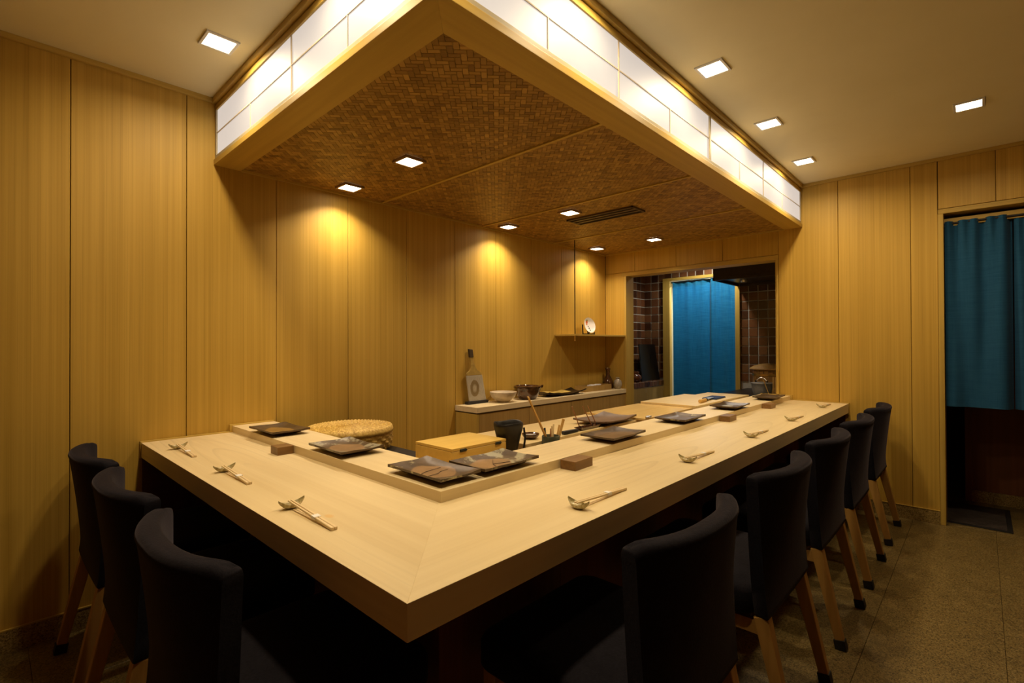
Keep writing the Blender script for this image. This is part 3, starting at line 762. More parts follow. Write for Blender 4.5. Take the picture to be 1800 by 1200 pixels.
# ================================================================== CHEF'S THINGS
# straw basket lid
def basket():
    t = thing('straw_basket', 'round woven straw basket with coiled lid on the black worktop', 'basket', (1.285, 2.345, 0.640))
    n = 264; rad = 0.205; H = 0.110
    rings = []; nrow = 6; per = 8
    for a in range(nrow * per + 1):
        z = H * 0.90 * a / (nrow * per); row = a // per; ph = (a % per) / per
        bulge = 1 + 0.05 * math.sin(PI * min(1, z / H)) - 0.10 * max(0, 0.25 - z / H) * 2
        ring = []
        for j in range(n):
            th = 2 * PI * j / n; cell = j / (n / 44.0)
            s = 1 if (int(cell) + row) % 2 == 0 else -1
            b = math.sin(PI * ph) * (0.0058 if s > 0 else -0.0012) * (0.45 + 0.55 * abs(math.sin(PI * (cell % 1))))
            r_ = (rad - 0.006) * bulge + b
            ring.append((r_ * math.cos(th), r_ * math.sin(th), z))
        rings.append(ring)
    MB().loft(rings).build('woven_side', 'straw', t, smooth=True, angle=80)
    # lid: concentric stitched coils
    rings = []; nc = 9; per = 8
    for a in range(nc * per + 1):
        q = a / (nc * per); r_ = rad * 1.045 * (1 - q) + 0.002; coil = a // per; ph = (a % per) / per
        ring = []
        ns = max(10, int(76 * (1 - q)))
        for j in range(n):
            th = 2 * PI * j / n
            st = abs(math.sin(ns * th / 2 + coil * 1.3))
            b = math.sin(PI * ph) * (0.002 + 0.0095 * st)
            edge = -0.016 * max(0, 1 - q / 0.07) ** 2
            ring.append((r_ * math.cos(th), r_ * math.sin(th), H * 0.90 + 0.010 + edge + 0.006 * math.sin(PI * q / 2) + b))
        rings.append(ring)
    rings.insert(0, [(x * 0.97, y * 0.97, H * 0.9 - 0.012) for x, y, z in rings[0]])
    MB().loft(rings).build('coiled_lid', 'straw', t, smooth=True, angle=80)
basket()
# hinged wooden box
t = thing('wooden_box', 'hinged pale wooden box behind the corner dishes', 'box', (1.266, 1.462, 0.7355))
hx, hy = 0.136, 0.108; h1, h2 = 0.053, 0.0645
mb = MB(); wt = 0.009
mb.box(-hx, hx, -hy, -hy + wt, 0, h1).box(-hx, hx, hy - wt, hy, 0, h1).box(-hx, -hx + wt, -hy + wt, hy - wt, 0, h1).box(hx - wt, hx, -hy + wt, hy - wt, 0, h1).box(-hx + wt, hx - wt, -hy + wt, hy - wt, 0, 0.006)
body = mb.build('box_body', 'boxwood', t, bevel=0.0008, seg=1)
MB().box(-hx, hx, -hy, hy, h1 + 0.0014, h2).build('lid', 'boxwood', t, bevel=0.0012)
for x in (-0.085, 0.092):
    hg = MB().box(x - 0.015, x + 0.015, -hy - 0.0022, -hy + 0.001, h1 - 0.005, h1 + 0.006).build('hinge', 'hinge', t, bevel=0.0006, seg=1)
    MB().tube([(x - 0.0155, -hy - 0.0025, h1 + 0.0007), (x + 0.0155, -hy - 0.0025, h1 + 0.0007)], 0.0024, 8).build('hinge_pin', 'hinge', hg, smooth=True)
for k in range(2):
    MB().box(-hx - 0.0006, -hx + 0.006, -hy - 0.0006, -hy + 0.010, 0.006 + k * 0.024, 0.018 + k * 0.024).build('finger_joint', 'walnut' if 0 else 'boxwood', body)
# black crumpled pot with a ladle handle
t = thing('black_jar', 'black handmade jar with wavy rim beside the wooden box', 'jar', (1.485, 1.432, 0.7355))
t.location = (1.469, 1.405, 0.7355)
def jar_ring(r_, z, wv):
    return [(r_ * math.cos(2 * PI * j / 40) * (1.0 + 0.03 * wv * math.cos(4 * PI * j / 40)), r_ * math.sin(2 * PI * j / 40) * (1.0 - 0.06 * wv), z + wv * 0.0028 * math.sin(6 * PI * j / 40 + 0.6)) for j in range(40)]
prof = [(0.034, 0.0, 0), (0.038, 0.003, 0), (0.044, 0.03, 0.2), (0.051, 0.06, 0.5), (0.058, 0.085, 0.8), (0.0625, 0.102, 1), (0.0625, 0.112, 1), (0.060, 0.116, 1), (0.056, 0.113, 1), (0.053, 0.09, 0.8), (0.042, 0.05, 0.4), (0.03, 0.012, 0)]
MB().loft([jar_ring(*p) for p in prof]).build('jar_body', plain('black_clay', (0.014, 0.012, 0.010), 0.45, nscale=50, namt=0.4, bmp=0.3), t, smooth=True, angle=60)
MB().tube([(0.045, -0.042, -0.0), (0.052, -0.045, 0.05), (0.050, -0.040, 0.092)], [0.004, 0.0042, 0.004], 8).build('side_strut', 'black', t, smooth=True)
# small glazed bowl on base board
M['brownglaze'] = plain('brown_glaze', (0.075, 0.030, 0.010), 0.14, nscale=25, namt=0.5, coat=0.6)
t = thing('small_dish', 'small brown glazed dish behind the utensil pot', 'bowl', (1.640, 1.435, 0.757))
MB().lathe([(0.018, 0), (0.022, 0.001), (0.034, 0.010), (0.039, 0.020), (0.038, 0.0225), (0.035, 0.020), (0.028, 0.012), (0.010, 0.009)], 32).build('bowl_body', 'brownglaze', t, smooth=True, angle=60)
MB().lathe([(0.026, 0.0125), (0.029, 0.0155), (0.018, 0.0175), (0.004, 0.018)], 20).build('contents', 'alu', t, smooth=True)
# utensil pot with sticks
M['greenclay'] = plain('grey_green_clay', (0.075, 0.085, 0.052), 0.5, nscale=40, namt=0.35, bmp=0.3)
t = thing('utensil_pot', 'grey-green clay pot holding bamboo utensils behind the raised shelf', 'utensil pot', (1.640, 1.322, 0.7005))
MB().lathe([(0.030, 0), (0.036, 0.002), (0.0375, 0.03), (0.0375, 0.080), (0.0365, 0.0835), (0.0335, 0.0835), (0.0325, 0.08), (0.032, 0.01), (0.01, 0.008)], 36).build('pot_body', 'greenclay', t, smooth=True, angle=50)
def stick(name, p0, p1, w0, w1, mat, label, cat, group, flat=1.0):
    p0, p1 = Vector(p0), Vector(p1)
    o = MB().bar((0, 0, 0), p1 - p0, w0, w0 * flat, w1, w1 * flat).build(name, mat, bevel=min(w0, w1) * 0.22, seg=1, loc=p0)
    return tag(o, label, cat, group)
ux, uy, uz = 1.640, 1.322, 0.7095
gu = 'utensils in the clay pot'
t = thing('long_chopsticks', 'long yellow bamboo chopsticks leaning left out of the clay pot', 'chopsticks', (ux, uy, uz), 0, gu)
MB().bar((0.012, 0.004, 0.002), (-0.125, 0.018, 0.247), 0.004, 0.004, 0.0062, 0.0062).build('chopstick', 'bamboo_stick', t, bevel=0.001, seg=1)
MB().bar((0.012, -0.005, 0.002), (-0.131, 0.010, 0.245), 0.004, 0.004, 0.0062, 0.0062).build('chopstick', 'bamboo_stick', t, bevel=0.001, seg=1)
stick('black_spatula', (ux - 0.006, uy + 0.016, uz), (ux - 0.014, uy + 0.022, uz + 0.106), 0.010, 0.012, 'black', 'short black handle sticking out of the clay pot', 'utensil', gu, 0.4)
stick('bamboo_skewer', (ux - 0.002, uy - 0.010, uz), (ux - 0.008, uy - 0.012, uz + 0.118), 0.007, 0.008, 'chop', 'pale upright bamboo stick in the clay pot', 'utensil', gu, 0.6)
stick('bamboo_skewer', (ux + 0.004, uy - 0.006, uz), (ux + 0.014, uy - 0.004, uz + 0.122), 0.007, 0.008, 'chop', 'pale bamboo stick tilted slightly right in the clay pot', 'utensil', gu, 0.6)
stick('brown_stick', (ux + 0.010, uy + 0.012, uz), (ux + 0.022, uy + 0.016, uz + 0.100), 0.007, 0.008, 'redstick', 'short reddish-brown stick in the clay pot', 'utensil', gu, 0.8)
stick('bamboo_paddle', (ux + 0.010, uy - 0.014, uz), (ux + 0.060, uy - 0.022, uz + 0.140), 0.012, 0.017, 'bamboo_stick', 'wide bamboo paddle leaning right in the clay pot', 'utensil', gu, 0.35)
stick('bamboo_paddle', (ux + 0.016, uy - 0.002, uz), (ux + 0.062, uy + 0.002, uz + 0.112), 0.010, 0.012, 'bamboo_stick', 'shorter bamboo paddle behind the wide one in the clay pot', 'utensil', gu, 0.35)
# sauce brushes resting in a dark dish, black-handled knife
t = thing('brush_rest', 'dark oblong dish with three brush sticks standing up', 'dish', (2.02, 1.398, 0.757))
MB().loft([[(x * k, y * k2, z) for x, y in ((-0.085, -0.022), (0.085, -0.022), (0.095, 0.0), (0.085, 0.022), (-0.085, 0.022), (-0.095, 0.0))] for k, k2, z in ((0.8, 0.7, 0), (1.0, 1.0, 0.014), (0.96, 0.9, 0.014), (0.8, 0.7, 0.005))]).build('dish_body', 'brownglaze', t, bevel=0.001)
for k, (x0, x1, hh) in enumerate([(1.955, 1.893, 0.876), (2.055, 1.978, 0.871), (2.095, 2.022, 0.868)]):
    b_ = thing('sauce_brush', ['leftmost', 'middle', 'rightmost'][k] + ' of three thin brown brush sticks in the dark dish', 'brush', (x0, 1.398, 0.7625), 0, 'brush sticks in the dark dish')
    MB().bar((0, 0, 0.006), (x1 - x0, 0.0, hh - 0.7625), 0.0042, 0.0042, 0.0040, 0.0040).build('stick', 'redstick', b_, bevel=0.0008, seg=1)
    MB().bar((0.006, 0, 0.0), (-0.004, 0, 0.016), 0.011, 0.007, 0.008, 0.006).build('bristles', 'black', b_, bevel=0.001)
t = thing('kitchen_knife', 'black-handled knife lying on the bench left of the brush dish', 'knife', (1.865, 1.382, 0.757), 0.03)
MB().bar((-0.065, 0, 0.010), (0.050, 0, 0.008), 0.020, 0.016, 0.016, 0.013).build('handle', 'black', t, bevel=0.004, seg=2)
MB().add([(0.05, -0.001, 0.002), (0.068, -0.001, 0.002), (0.068, 0.026, 0.002), (0.05, 0.012, 0.002), (0.05, -0.001, 0.0045), (0.068, -0.001, 0.0045), (0.068, 0.026, 0.0045), (0.05, 0.012, 0.0045)],
         [(0, 3, 2, 1), (4, 5, 6, 7), (0, 1, 5, 4), (1, 2, 6, 5), (2, 3, 7, 6), (3, 0, 4, 7)]).build('blade_heel', 'steel', t)
# curved stoneware plate
t = thing('curved_plate', 'brown curved stoneware plate with raised corners on the prep bench', 'plate', (2.262, 1.452, 0.757), 0.06, None)
dish_mesh(0.32, 0.20, 0.022, 0.006).build('dish_body', plate_mat('matte_brown_stoneware', (0.07, 0.038, 0.024), (0.165, 0.095, 0.048), (0.16, 0.09, 0.045), (0.34, 0.27, 0.17), (0.1, 0.07, 0.02, 0.0), 15.0, 0.68), t, smooth=True, angle=50)
# tongs
t = thing('metal_tongs', 'short shiny tongs lying at the edge of the amber board', 'tongs', (2.475, 1.318, 0.7695), 0.15)
for s in (-1, 1): MB().tube([(-0.03, s * 0.002, 0.004), (0.0, s * 0.008, 0.006), (0.035, s * 0.005, 0.004)], [0.0035, 0.004, 0.003], 8).build('arm', 'steel', t, smooth=True)
# wooden handled knife and folded cloth on thick board
t = thing('wooden_handled_knife', 'knife with round pale wooden handle on the thick board', 'knife', (3.30, 1.345, 0.783), 0.10)
MB().tube([(-0.105, 0, 0.0125), (-0.10, 0, 0.0125), (0.0, 0, 0.0115), (0.012, 0, 0.011)], [0.010, 0.0125, 0.0115, 0.011], 16).build('handle', 'bamboo_stick', t, smooth=True)
MB().tube([(0.012, 0, 0.011), (0.035, 0, 0.011)], 0.0112, 16).build('ferrule', 'black', t, smooth=True)
MB().prism([(0.035, -0.006), (0.20, -0.004), (0.225, 0.012), (0.20, 0.03), (0.05, 0.034), (0.045, 0.01)], 0.0095, 0.0125).build('blade', 'steel', t, bevel=0.0006, seg=1)
t = thing('folded_cloth', 'folded navy blue cloth at the far end of the thick board', 'cloth', (3.56, 1.385, 0.783), 0.05)
MB().box(-0.10, 0.10, -0.05, 0.05, 0, 0.006).build('lower_fold', 'cloth', t, bevel=0.0025)
MB().box(-0.098, 0.095, -0.049, 0.045, 0.0062, 0.0095).build('upper_fold', 'cloth', t, bevel=0.0016)

# ================================================================== BACK COUNTER along the panelled wall
BX0, BY = 2.29, 2.482
bc = thing('back_cabinet', 'low veneered cabinet along the panelled wall with thick top', 'cabinet', ((BX0 + XW) / 2, (BY + YW) / 2, 0))
ox, oy = (BX0 + XW) / 2, (BY + YW) / 2
MB().box(BX0 - ox, XW - .001 - ox, BY - oy, YW - .001 - oy, 0.704, 0.742).build('cabinet_top', 'hinx', bc, bevel=0.0015)
MB().box(BX0 + 0.006 - ox, XW - .002 - ox, BY + 0.022 - oy, YW - .002 - oy, 0, 0.696).build('carcass', 'cabinet', bc)
MB().box(BX0 + 0.02 - ox, XW - .002 - ox, BY + 0.03 - oy, YW - .002 - oy, 0.696, 0.704).build('shadow_gap', 'black', bc)
ed = [BX0 + 0.022, 2.83, 3.36, 3.84, XW - .004]
for a, b in zip(ed[:-1], ed[1:]): MB().box(a + .0015 - ox, b - .0015 - ox, BY + 0.006 - oy, BY + 0.0215 - oy, 0.09, 0.694).build('door', 'cabinet', bc, bevel=0.001)
MB().box(BX0 + 0.002 - ox, BX0 + 0.020 - ox, BY + 0.004 - oy, YW - .002 - oy, 0.0, 0.695).build('side_panel', 'trimz', bc, bevel=0.001)
ZT = 0.742
# grater
t = thing('grater', 'paddle-shaped ridged grater leaning on the wall', 'grater', (2.462, 2.672, ZT))
def grater_mat():
    m, nt, b = nmat('grater_face')
    v = coords(nt, False, (1 / 0.05, 0, 1 / 0.068), (0.028 / 0.05, 0, -0.112 / 0.068))
    ln = N(nt, 'ShaderNodeVectorMath', operation='LENGTH'); L(nt, v, ln.inputs[0])
    f = noise(nt, coords(nt, False, (30, 30, 30)), 1, 4)
    d = math_n(nt, 'ADD', ln.outputs['Value'], math_n(nt, 'MULTIPLY', f, 0.2))
    c = ramp(nt, d, [(0.35, (0.46, 0.40, 0.28)), (0.62, (0.26, 0.19, 0.08)), (0.95, (0.30, 0.22, 0.10)), (1.25, (0.48, 0.43, 0.32))])
    L(nt, c.outputs[0], b.inputs['Base Color']); inp(b, Roughness=0.5); return m
M['graterface'] = grater_mat()
M['gratergold'] = plain('grater_copper', (0.50, 0.36, 0.10), 0.35, 0.5, nscale=25, namt=0.2)
MB().box(-0.100, 0.095, -0.024, 0.018, 0, 0.020).build('stand', 'black', t, bevel=0.002)
rot = R(6)
def gy(z): return -0.008 + (z - 0.02) * math.tan(rot) * 0.55
def gx(z): return -0.055 * (z - 0.02) / 0.38
mb = MB()
def gpt(x, z, d): return (x + gx(z), gy(z) + d, z)
ring = [(-0.078, 0.021), (0.082, 0.021), (0.078, 0.205), (-0.072, 0.205)]
mb.add([gpt(x, z, -0.006) for x, z in ring] + [gpt(x, z, 0.006) for x, z in ring], [(0, 1, 2, 3), (7, 6, 5, 4), (0, 4, 5, 1), (1, 5, 6, 2), (2, 6, 7, 3), (3, 7, 4, 0)])
face = mb.build('grating_plate', 'graterface', t, bevel=0.0012)
for k in range(15):
    x = -0.070 + k * 0.0103
    MB().tube([gpt(x, 0.024, -0.0065), gpt(x * 0.95, 0.203, -0.0065)], 0.0022, 6).build('ridge', 'graterface', face)
sil = [(-0.074, 0.206), (0.080, 0.206), (0.072, 0.222), (0.040, 0.240), (0.024, 0.262), (0.016, 0.30), (0.016, 0.335), (-0.016, 0.335), (-0.016, 0.30), (-0.022, 0.262), (-0.036, 0.240), (-0.066, 0.222)]
n = len(sil)
MB().add([gpt(x, z, -0.007) for x, z in sil] + [gpt(x, z, 0.006) for x, z in sil], [tuple(range(n)), tuple(range(2 * n - 1, n - 1, -1))] + [(i, n + i, n + (i + 1) % n, (i + 1) % n) for i in range(n)]).build('neck', 'gratergold', t, bevel=0.002)
MB().add([gpt(x, z, -0.010) for x, z in ((-0.018, 0.335), (0.018, 0.335), (0.02, 0.392), (-0.014, 0.396))] + [gpt(x, z, 0.008) for x, z in ((-0.018, 0.335), (0.018, 0.335), (0.02, 0.392), (-0.014, 0.396))],
         [(0, 1, 2, 3), (7, 6, 5, 4), (0, 4, 5, 1), (1, 5, 6, 2), (2, 6, 7, 3), (3, 7, 4, 0)]).build('handle_end', 'darkwood', t, bevel=0.003)
# bowls
t = thing('cream_bowl', 'cream ceramic bowl next to the grater', 'bowl', (2.655, 2.592, ZT))
M['cream'] = plain('cream_glaze', (0.62, 0.52, 0.36), 0.35, nscale=9, namt=0.22)
MB().lathe([(0.042, 0), (0.044, 0.006), (0.060, 0.016), (0.088, 0.038), (0.100, 0.066), (0.101, 0.076), (0.098, 0.077), (0.095, 0.068), (0.080, 0.038), (0.05, 0.018), (0.01, 0.014)], 48).build('bowl_body', 'cream', t, smooth=True, angle=60)
t = thing('brown_spouted_bowl', 'glossy dark brown spouted mixing bowl', 'bowl', (2.925, 2.590, ZT))
MB().lathe([(0.062, 0), (0.066, 0.004), (0.085, 0.03), (0.098, 0.062), (0.104, 0.085), (0.110, 0.092), (0.108, 0.104), (0.100, 0.106), (0.094, 0.098), (0.088, 0.065), (0.06, 0.02), (0.01, 0.014)], 48).build('bowl_body', 'brownglaze', t, smooth=True, angle=60)
MB().loft([[(0.09, -0.018, 0.074), (0.09, 0.018, 0.074), (0.09, 0.022, 0.104), (0.09, -0.022, 0.104)], [(0.128, -0.011, 0.090), (0.128, 0.011, 0.090), (0.131, 0.014, 0.110), (0.131, -0.014, 0.110)]]).build('spout', 'brownglaze', t, bevel=0.004, seg=2, rotz=-0.5)
# tray with gold leaf
t = thing('serving_tray', 'dark curved tray with a gold leaf-shaped liner', 'tray', (3.36, 2.598, ZT), -0.02)
dish_mesh(0.50, 0.17, 0.022, 0.02).build('tray_body', plain('black_lacquer', (0.022, 0.014, 0.008), 0.3, nscale=20, namt=0.3), t, smooth=True, angle=50)
vs = []; nn = 10
for j in range(nn + 1):
    for i in range(nn + 1):
        u, v = i / nn, j / nn; vs.append((-0.20 + 0.26 * u + 0.02 * v, -0.065 + 0.12 * v, 0.026 + 0.010 * abs(u - 0.5) * (1 + v) + 0.003 * math.sin(6 * u)))
o = MB().add(vs + [(x, y, z - 0.002) for x, y, z in vs], [(j * (nn + 1) + i, j * (nn + 1) + i + 1, (j + 1) * (nn + 1) + i + 1, (j + 1) * (nn + 1) + i) for j in range(nn) for i in range(nn)] + [((nn + 1) ** 2 + j * (nn + 1) + i, (nn + 1) ** 2 + (j + 1) * (nn + 1) + i, (nn + 1) ** 2 + (j + 1) * (nn + 1) + i + 1, (nn + 1) ** 2 + j * (nn + 1) + i + 1) for j in range(nn) for i in range(nn)])
o.build('gold_liner', plain('gold_leaf', (0.66, 0.47, 0.11), 0.5, 0.1, nscale=15, namt=0.3), t, smooth=True)
# long wooden box with small things
t = thing('long_wooden_box', 'long shallow wooden box below the shelf', 'box', (3.895, 2.628, ZT))
hx, hy, hh, wt = 0.215, 0.058, 0.050, 0.008
mb = MB().box(-hx, hx, -hy, -hy + wt, 0, hh).box(-hx, hx, hy - wt, hy, 0, hh).box(-hx, -hx + wt, -hy + wt, hy - wt, 0, hh).box(hx - wt, hx, -hy + wt, hy - wt, 0, hh).box(-hx + wt, hx - wt, -hy + wt, hy - wt, 0, 0.006)
mb.build('box_body', 'cabinet', t, bevel=0.001)
for k in range(4):
    o = thing('folded_napkin', 'small folded white cloth in the long wooden box, number %s from the left' % ['one', 'two', 'three', 'four'][k], 'napkin', (3.84 + k * 0.042, 2.622 + 0.008 * (k % 2), ZT + 0.0062), 0.2 * (k - 1), 'white cloths in the long box')
    MB().box(-0.019, 0.019, -0.030, 0.030, 0, 0.046 + 0.003 * (k % 2)).build('fold', 'paper', o, bevel=0.006, seg=2)
# flask, small bottle, vase
t = thing('brown_flask', 'dark brown flask with a narrow neck beneath the shelf', 'flask', (4.128, 2.655, ZT + 0.0))
t.location = (4.172, 2.648, ZT)
MB().lathe([(0.048, 0), (0.054, 0.003), (0.057, 0.028), (0.052, 0.062), (0.037, 0.098), (0.022, 0.122), (0.018, 0.145), (0.020, 0.172), (0.027, 0.192), (0.025, 0.195), (0.016, 0.178), (0.008, 0.17)], 36).build('flask_body', 'brownglaze', t, smooth=True, angle=60)
t = thing('pale_vase', 'small round pale grey vase at the cabinet end', 'vase', (4.182, 2.545, ZT))
MB().lathe([(0.022, 0), (0.028, 0.003), (0.039, 0.03), (0.041, 0.05), (0.034, 0.076), (0.018, 0.092), (0.0155, 0.098), (0.022, 0.106), (0.020, 0.107), (0.010, 0.1)], 36).build('vase_body', plain('ash_vase', (0.42, 0.37, 0.28), 0.25, nscale=40, namt=0.3), t, smooth=True, angle=60)
# shelf on the wall with hanging rod
t = thing('wall_shelf', 'thin wooden shelf in the corner hung from a brass-tipped rod', 'shelf', (3.83, 2.60, 1.242))
MB().box(3.423 - 3.83, XW - .001 - 3.83, 2.486 - 2.60, YW - .001 - 2.60, 0, 0.014).build('shelf_board', 'trimx', t, bevel=0.001)
MB().tube([(3.412 + 0.02 - 3.83, 2.500 - 2.60, -0.02), (3.412 + 0.02 - 3.83, 2.500 - 2.60, ZB + 0.01 - 1.242)], 0.0042, 10).build('hanging_rod', 'iron', t, smooth=True)
MB().lathe([(0.004, -0.045), (0.0075, -0.042), (0.005, -0.034), (0.005, -0.022), (0.0065, -0.018), (0.0065, 0.0)], 12, (3.432 - 3.83, -0.10, 0)).build('finial', 'brass', t, smooth=True)
# decorated plate on stand
def flower_plate():
    m, nt, b = nmat('painted_porcelain')
    tc = N(nt, 'ShaderNodeTexCoord')
    col = (0.80, 0.77, 0.71)
    cur = None
    for (x, z, r_, c) in ((-0.022, 0.030, 0.015, (0.62, 0.10, 0.03)), (-0.026, 0.012, 0.012, (0.70, 0.22, 0.05)), (-0.012, 0.044, 0.010, (0.55, 0.36, 0.04)), (-0.030, 0.047, 0.008, (0.06, 0.12, 0.05)), (-0.012, -0.010, 0.008, (0.03, 0.05, 0.03)), (-0.004, -0.028, 0.010, (0.04, 0.05, 0.04)), (0.004, -0.045, 0.009, (0.05, 0.05, 0.05))):
        d = N(nt, 'ShaderNodeVectorMath', operation='DISTANCE'); L(nt, tc.outputs['Object'], d.inputs[0]); d.inputs[1].default_value = (x, -0.005, z)
        mk = ramp(nt, math_n(nt, 'DIVIDE', d.outputs['Value'], r_), [(0.75, (1, 1, 1)), (1.0, (0, 0, 0))])
        cur = mixc(nt, mk.outputs[0], col if cur is None else cur, c)
    L(nt, cur, b.inputs['Base Color']); inp(b, Roughness=0.18); return m
t = thing('display_plate', 'white plate with painted orange flowers on a black stand', 'plate', (3.80, 2.612, 1.256), R(-8))
pb = MB(); prof = [(0.006, -0.0005), (0.045, -0.001), (0.066, -0.010), (0.072, -0.013), (0.071, -0.009), (0.05, 0.005), (0.02, 0.006)]
ringz = [[(r_ * math.cos(2 * PI * j / 40), d, r_ * math.sin(2 * PI * j / 40)) for j in range(40)] for r_, d in prof]
o = pb.loft(ringz).build('plate_body', flower_plate(), t, smooth=True, angle=60); o.location = (0, 0, 0.086); o.rotation_euler = (R(-14), 0, 0)
for s in (-1, 1):
    MB().bar((s * 0.035, -0.035, 0.006), (s * 0.035, 0.045, 0.006), 0.007, 0.012).build('stand_foot', 'black', t, bevel=0.001)
    MB().bar((s * 0.035, 0.040, 0.0), (s * 0.028, 0.052, 0.095), 0.007, 0.010).build('stand_back', 'black', t, bevel=0.001)
    MB().bar((s * 0.035, -0.034, 0.0), (s * 0.035, -0.036, 0.026), 0.007, 0.009).build('stand_lip', 'black', t, bevel=0.001)
MB().box(-0.035, 0.035, 0.036, 0.044, 0.0, 0.012).build('stand_bar', 'black', t, bevel=0.001)

# ================================================================== KITCHEN beyond the opening
KX, KS = 5.85, 3.16                       # back wall plane, left side wall plane
KD0, KD1, KDZ = 2.00, 2.86, 1.955         # doorway in the back wall
mb = MB()
mb.box(KX, KX + 0.12, KD1, KS + 0.1, 0, 2.36).box(KX, KX + 0.12, 0.95, KD0, 0, 2.36).box(KX, KX + 0.12, KD0, KD1, KDZ, 2.36)
wb = struct(mb.build('wall_back', 'grout'), 'tiled kitchen wall with a doorway')
ws = struct(MB().box(XW + TH, KX + 0.12, KS, KS + 0.1, 0, 2.36).build('wall_side', 'grout'), 'tiled side wall of the kitchen')
struct(MB().box(XW + TH, KX + 0.12, 0.85, 0.95, 0, 2.36).build('wall_kitchen', 'plaster'), 'plain kitchen wall by the stove')
struct(MB().box(XW + 0.012, XW + TH, YW + 0.012, KS + 0.1, 0, 2.36).build('wall_return', 'plaster'), 'short return wall beside the kitchen ledge')
struct(MB().box(XW + TH - 0.001, 7.2, 0.85, 3.4, 2.36, 2.44).build('ceiling_kitchen', 'plaster'), 'kitchen ceiling')
T = 0.1; J = 0.010
def tile_back(y0, z0, sy=T, sz=T):
    def mk():
        return MB().box(-0.006, 0.0005, J / 2 - sy / 2, sy / 2 - J / 2, J / 2 - sz / 2, sz / 2 - J / 2).build('tile', 'tile', bevel=0.0022, seg=1)
    o = share(('tb', round(sy, 3), round(sz, 3)), mk); o.name = 'tile'; o.parent = wb; o.location = (KX, y0 + sy / 2, z0 + sz / 2)
def tile_side(x0, z0):
    def mk():
        return MB().box(J / 2 - T / 2, T / 2 - J / 2, -0.006, 0.0005, J / 2 - T / 2, T / 2 - J / 2).build('tile', 'tile', bevel=0.0022, seg=1)
    o = share('ts', mk); o.name = 'tile'; o.parent = ws; o.location = (x0 + T / 2, KS, z0 + T / 2)
for k in range(15):
    z = 0.745 + T * k
    for i in range(3): tile_back(KD1 + 0.002 + T * i, z) if KD1 + T * (i + 1) < KS + 0.02 else None
    for i in range(6):
        y = KD0 - 0.015 - T * (i + 1)
        if y > 1.4: tile_back(y, z)
    for i in range(7): tile_side(KX - T * (i + 1), z)
for i in range(9):
    for k in range(3): tile_back(KD0 + 0.0 + T * i - 0.015 + 0.0, KDZ + 0.03 + T * k) if KD0 + T * i < KD1 - 0.02 else None
# doorway casing
kd = struct(MB().box(KX - 0.035, KX + 0.02, KD0 - 0.03, KD1 + 0.03, KDZ - 0.005, KDZ + 0.028).build('trim_5', 'trimy', bevel=0.002), 'wooden casing of the kitchen doorway')
MB().box(KX - 0.035, KX + 0.02, KD1 - 0.06, KD1 + 0.03, 0, KDZ - 0.005).build('jamb', 'trimz', kd, bevel=0.002)
MB().box(KX - 0.035, KX + 0.02, KD0 - 0.03, KD0 + 0.02, 0, KDZ - 0.005).build('jamb', 'trimz', kd, bevel=0.002)
# store room beyond
struct(MB().box(6.9, 7.0, 1.6, 3.4, 0, 2.36).build('wall_far', 'plaster'), 'white wall of the lit room beyond the kitchen')

def noren(name, label, x, panels, ztop, zbot, mat, fold, rod_mat, loc_y, seed):
    t = thing(name, label, 'curtain', (x, loc_y, zbot))
    rnd = random.Random(seed)
    for pk, (y0, y1) in enumerate(panels):
        ph = [rnd.random() * 6 for _ in range(4)]; nu, nv = 44, 36; vs = []
        for j in range(nv + 1):
            v = j / nv; z = zbot + (ztop - zbot) * v
            for i in range(nu + 1):
                u = i / nu; y = y0 + (y1 - y0) * u
                g_ = 0.35 + 0.65 * (1 - v)
                d = fold * (math.sin(9 * u + ph[0] + 1.2 * v) * 0.5 * g_ + 0.35 * math.sin(17 * u + ph[1] - 2 * v) * (0.5 + 0.5 * v) + 0.45 * math.sin(31 * u + ph[2]) * v ** 5)
                d += fold * 0.8 * math.exp(-((u - 0.25 - 0.25 * (1 - v)) / 0.10) ** 2) * (1 - v) * v * 2
                for ye, nb in ((y0, y0 - 0.02), (y1, y1 + 0.02)):
                    if any(q0 < nb < q1 for q0, q1 in panels): d += 0.035 * math.exp(-((y - ye) / 0.016) ** 2)
                vs.append((d + 0.012 * (pk % 2), y - loc_y, z - zbot))
        fs = [(j * (nu + 1) + i, j * (nu + 1) + i + 1, (j + 1) * (nu + 1) + i + 1, (j + 1) * (nu + 1) + i) for j in range(nv) for i in range(nu)]
        m_ = len(vs); b2 = [(a + 0.0012, b, c) for a, b, c in vs]
        MB().add(vs + b2, fs + [tuple(q + m_ for q in reversed(f)) for f in fs]).build('cloth_panel', mat, t, smooth=True)
    ya = min(p[0] for p in panels) - 0.02; yb = max(p[1] for p in panels) + 0.02
    MB().tube([(0.006, ya - loc_y, ztop - zbot - 0.012), (0.006, yb - loc_y, ztop - zbot - 0.012)], 0.007, 10).build('rod', rod_mat, t, smooth=True)
    return t
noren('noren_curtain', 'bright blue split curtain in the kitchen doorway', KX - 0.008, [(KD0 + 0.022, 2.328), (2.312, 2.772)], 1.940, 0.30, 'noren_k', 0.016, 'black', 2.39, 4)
noren('noren_curtain', 'dim blue-grey split curtain in the right-hand doorway', XW + 0.045, [(-0.143, DY - 0.004), (-0.46, -0.149), (-0.78, -0.466), (-1.03, -0.786)], DZ - 0.048, 0.762, 'noren_d', 0.030, 'black', -0.4, 9)

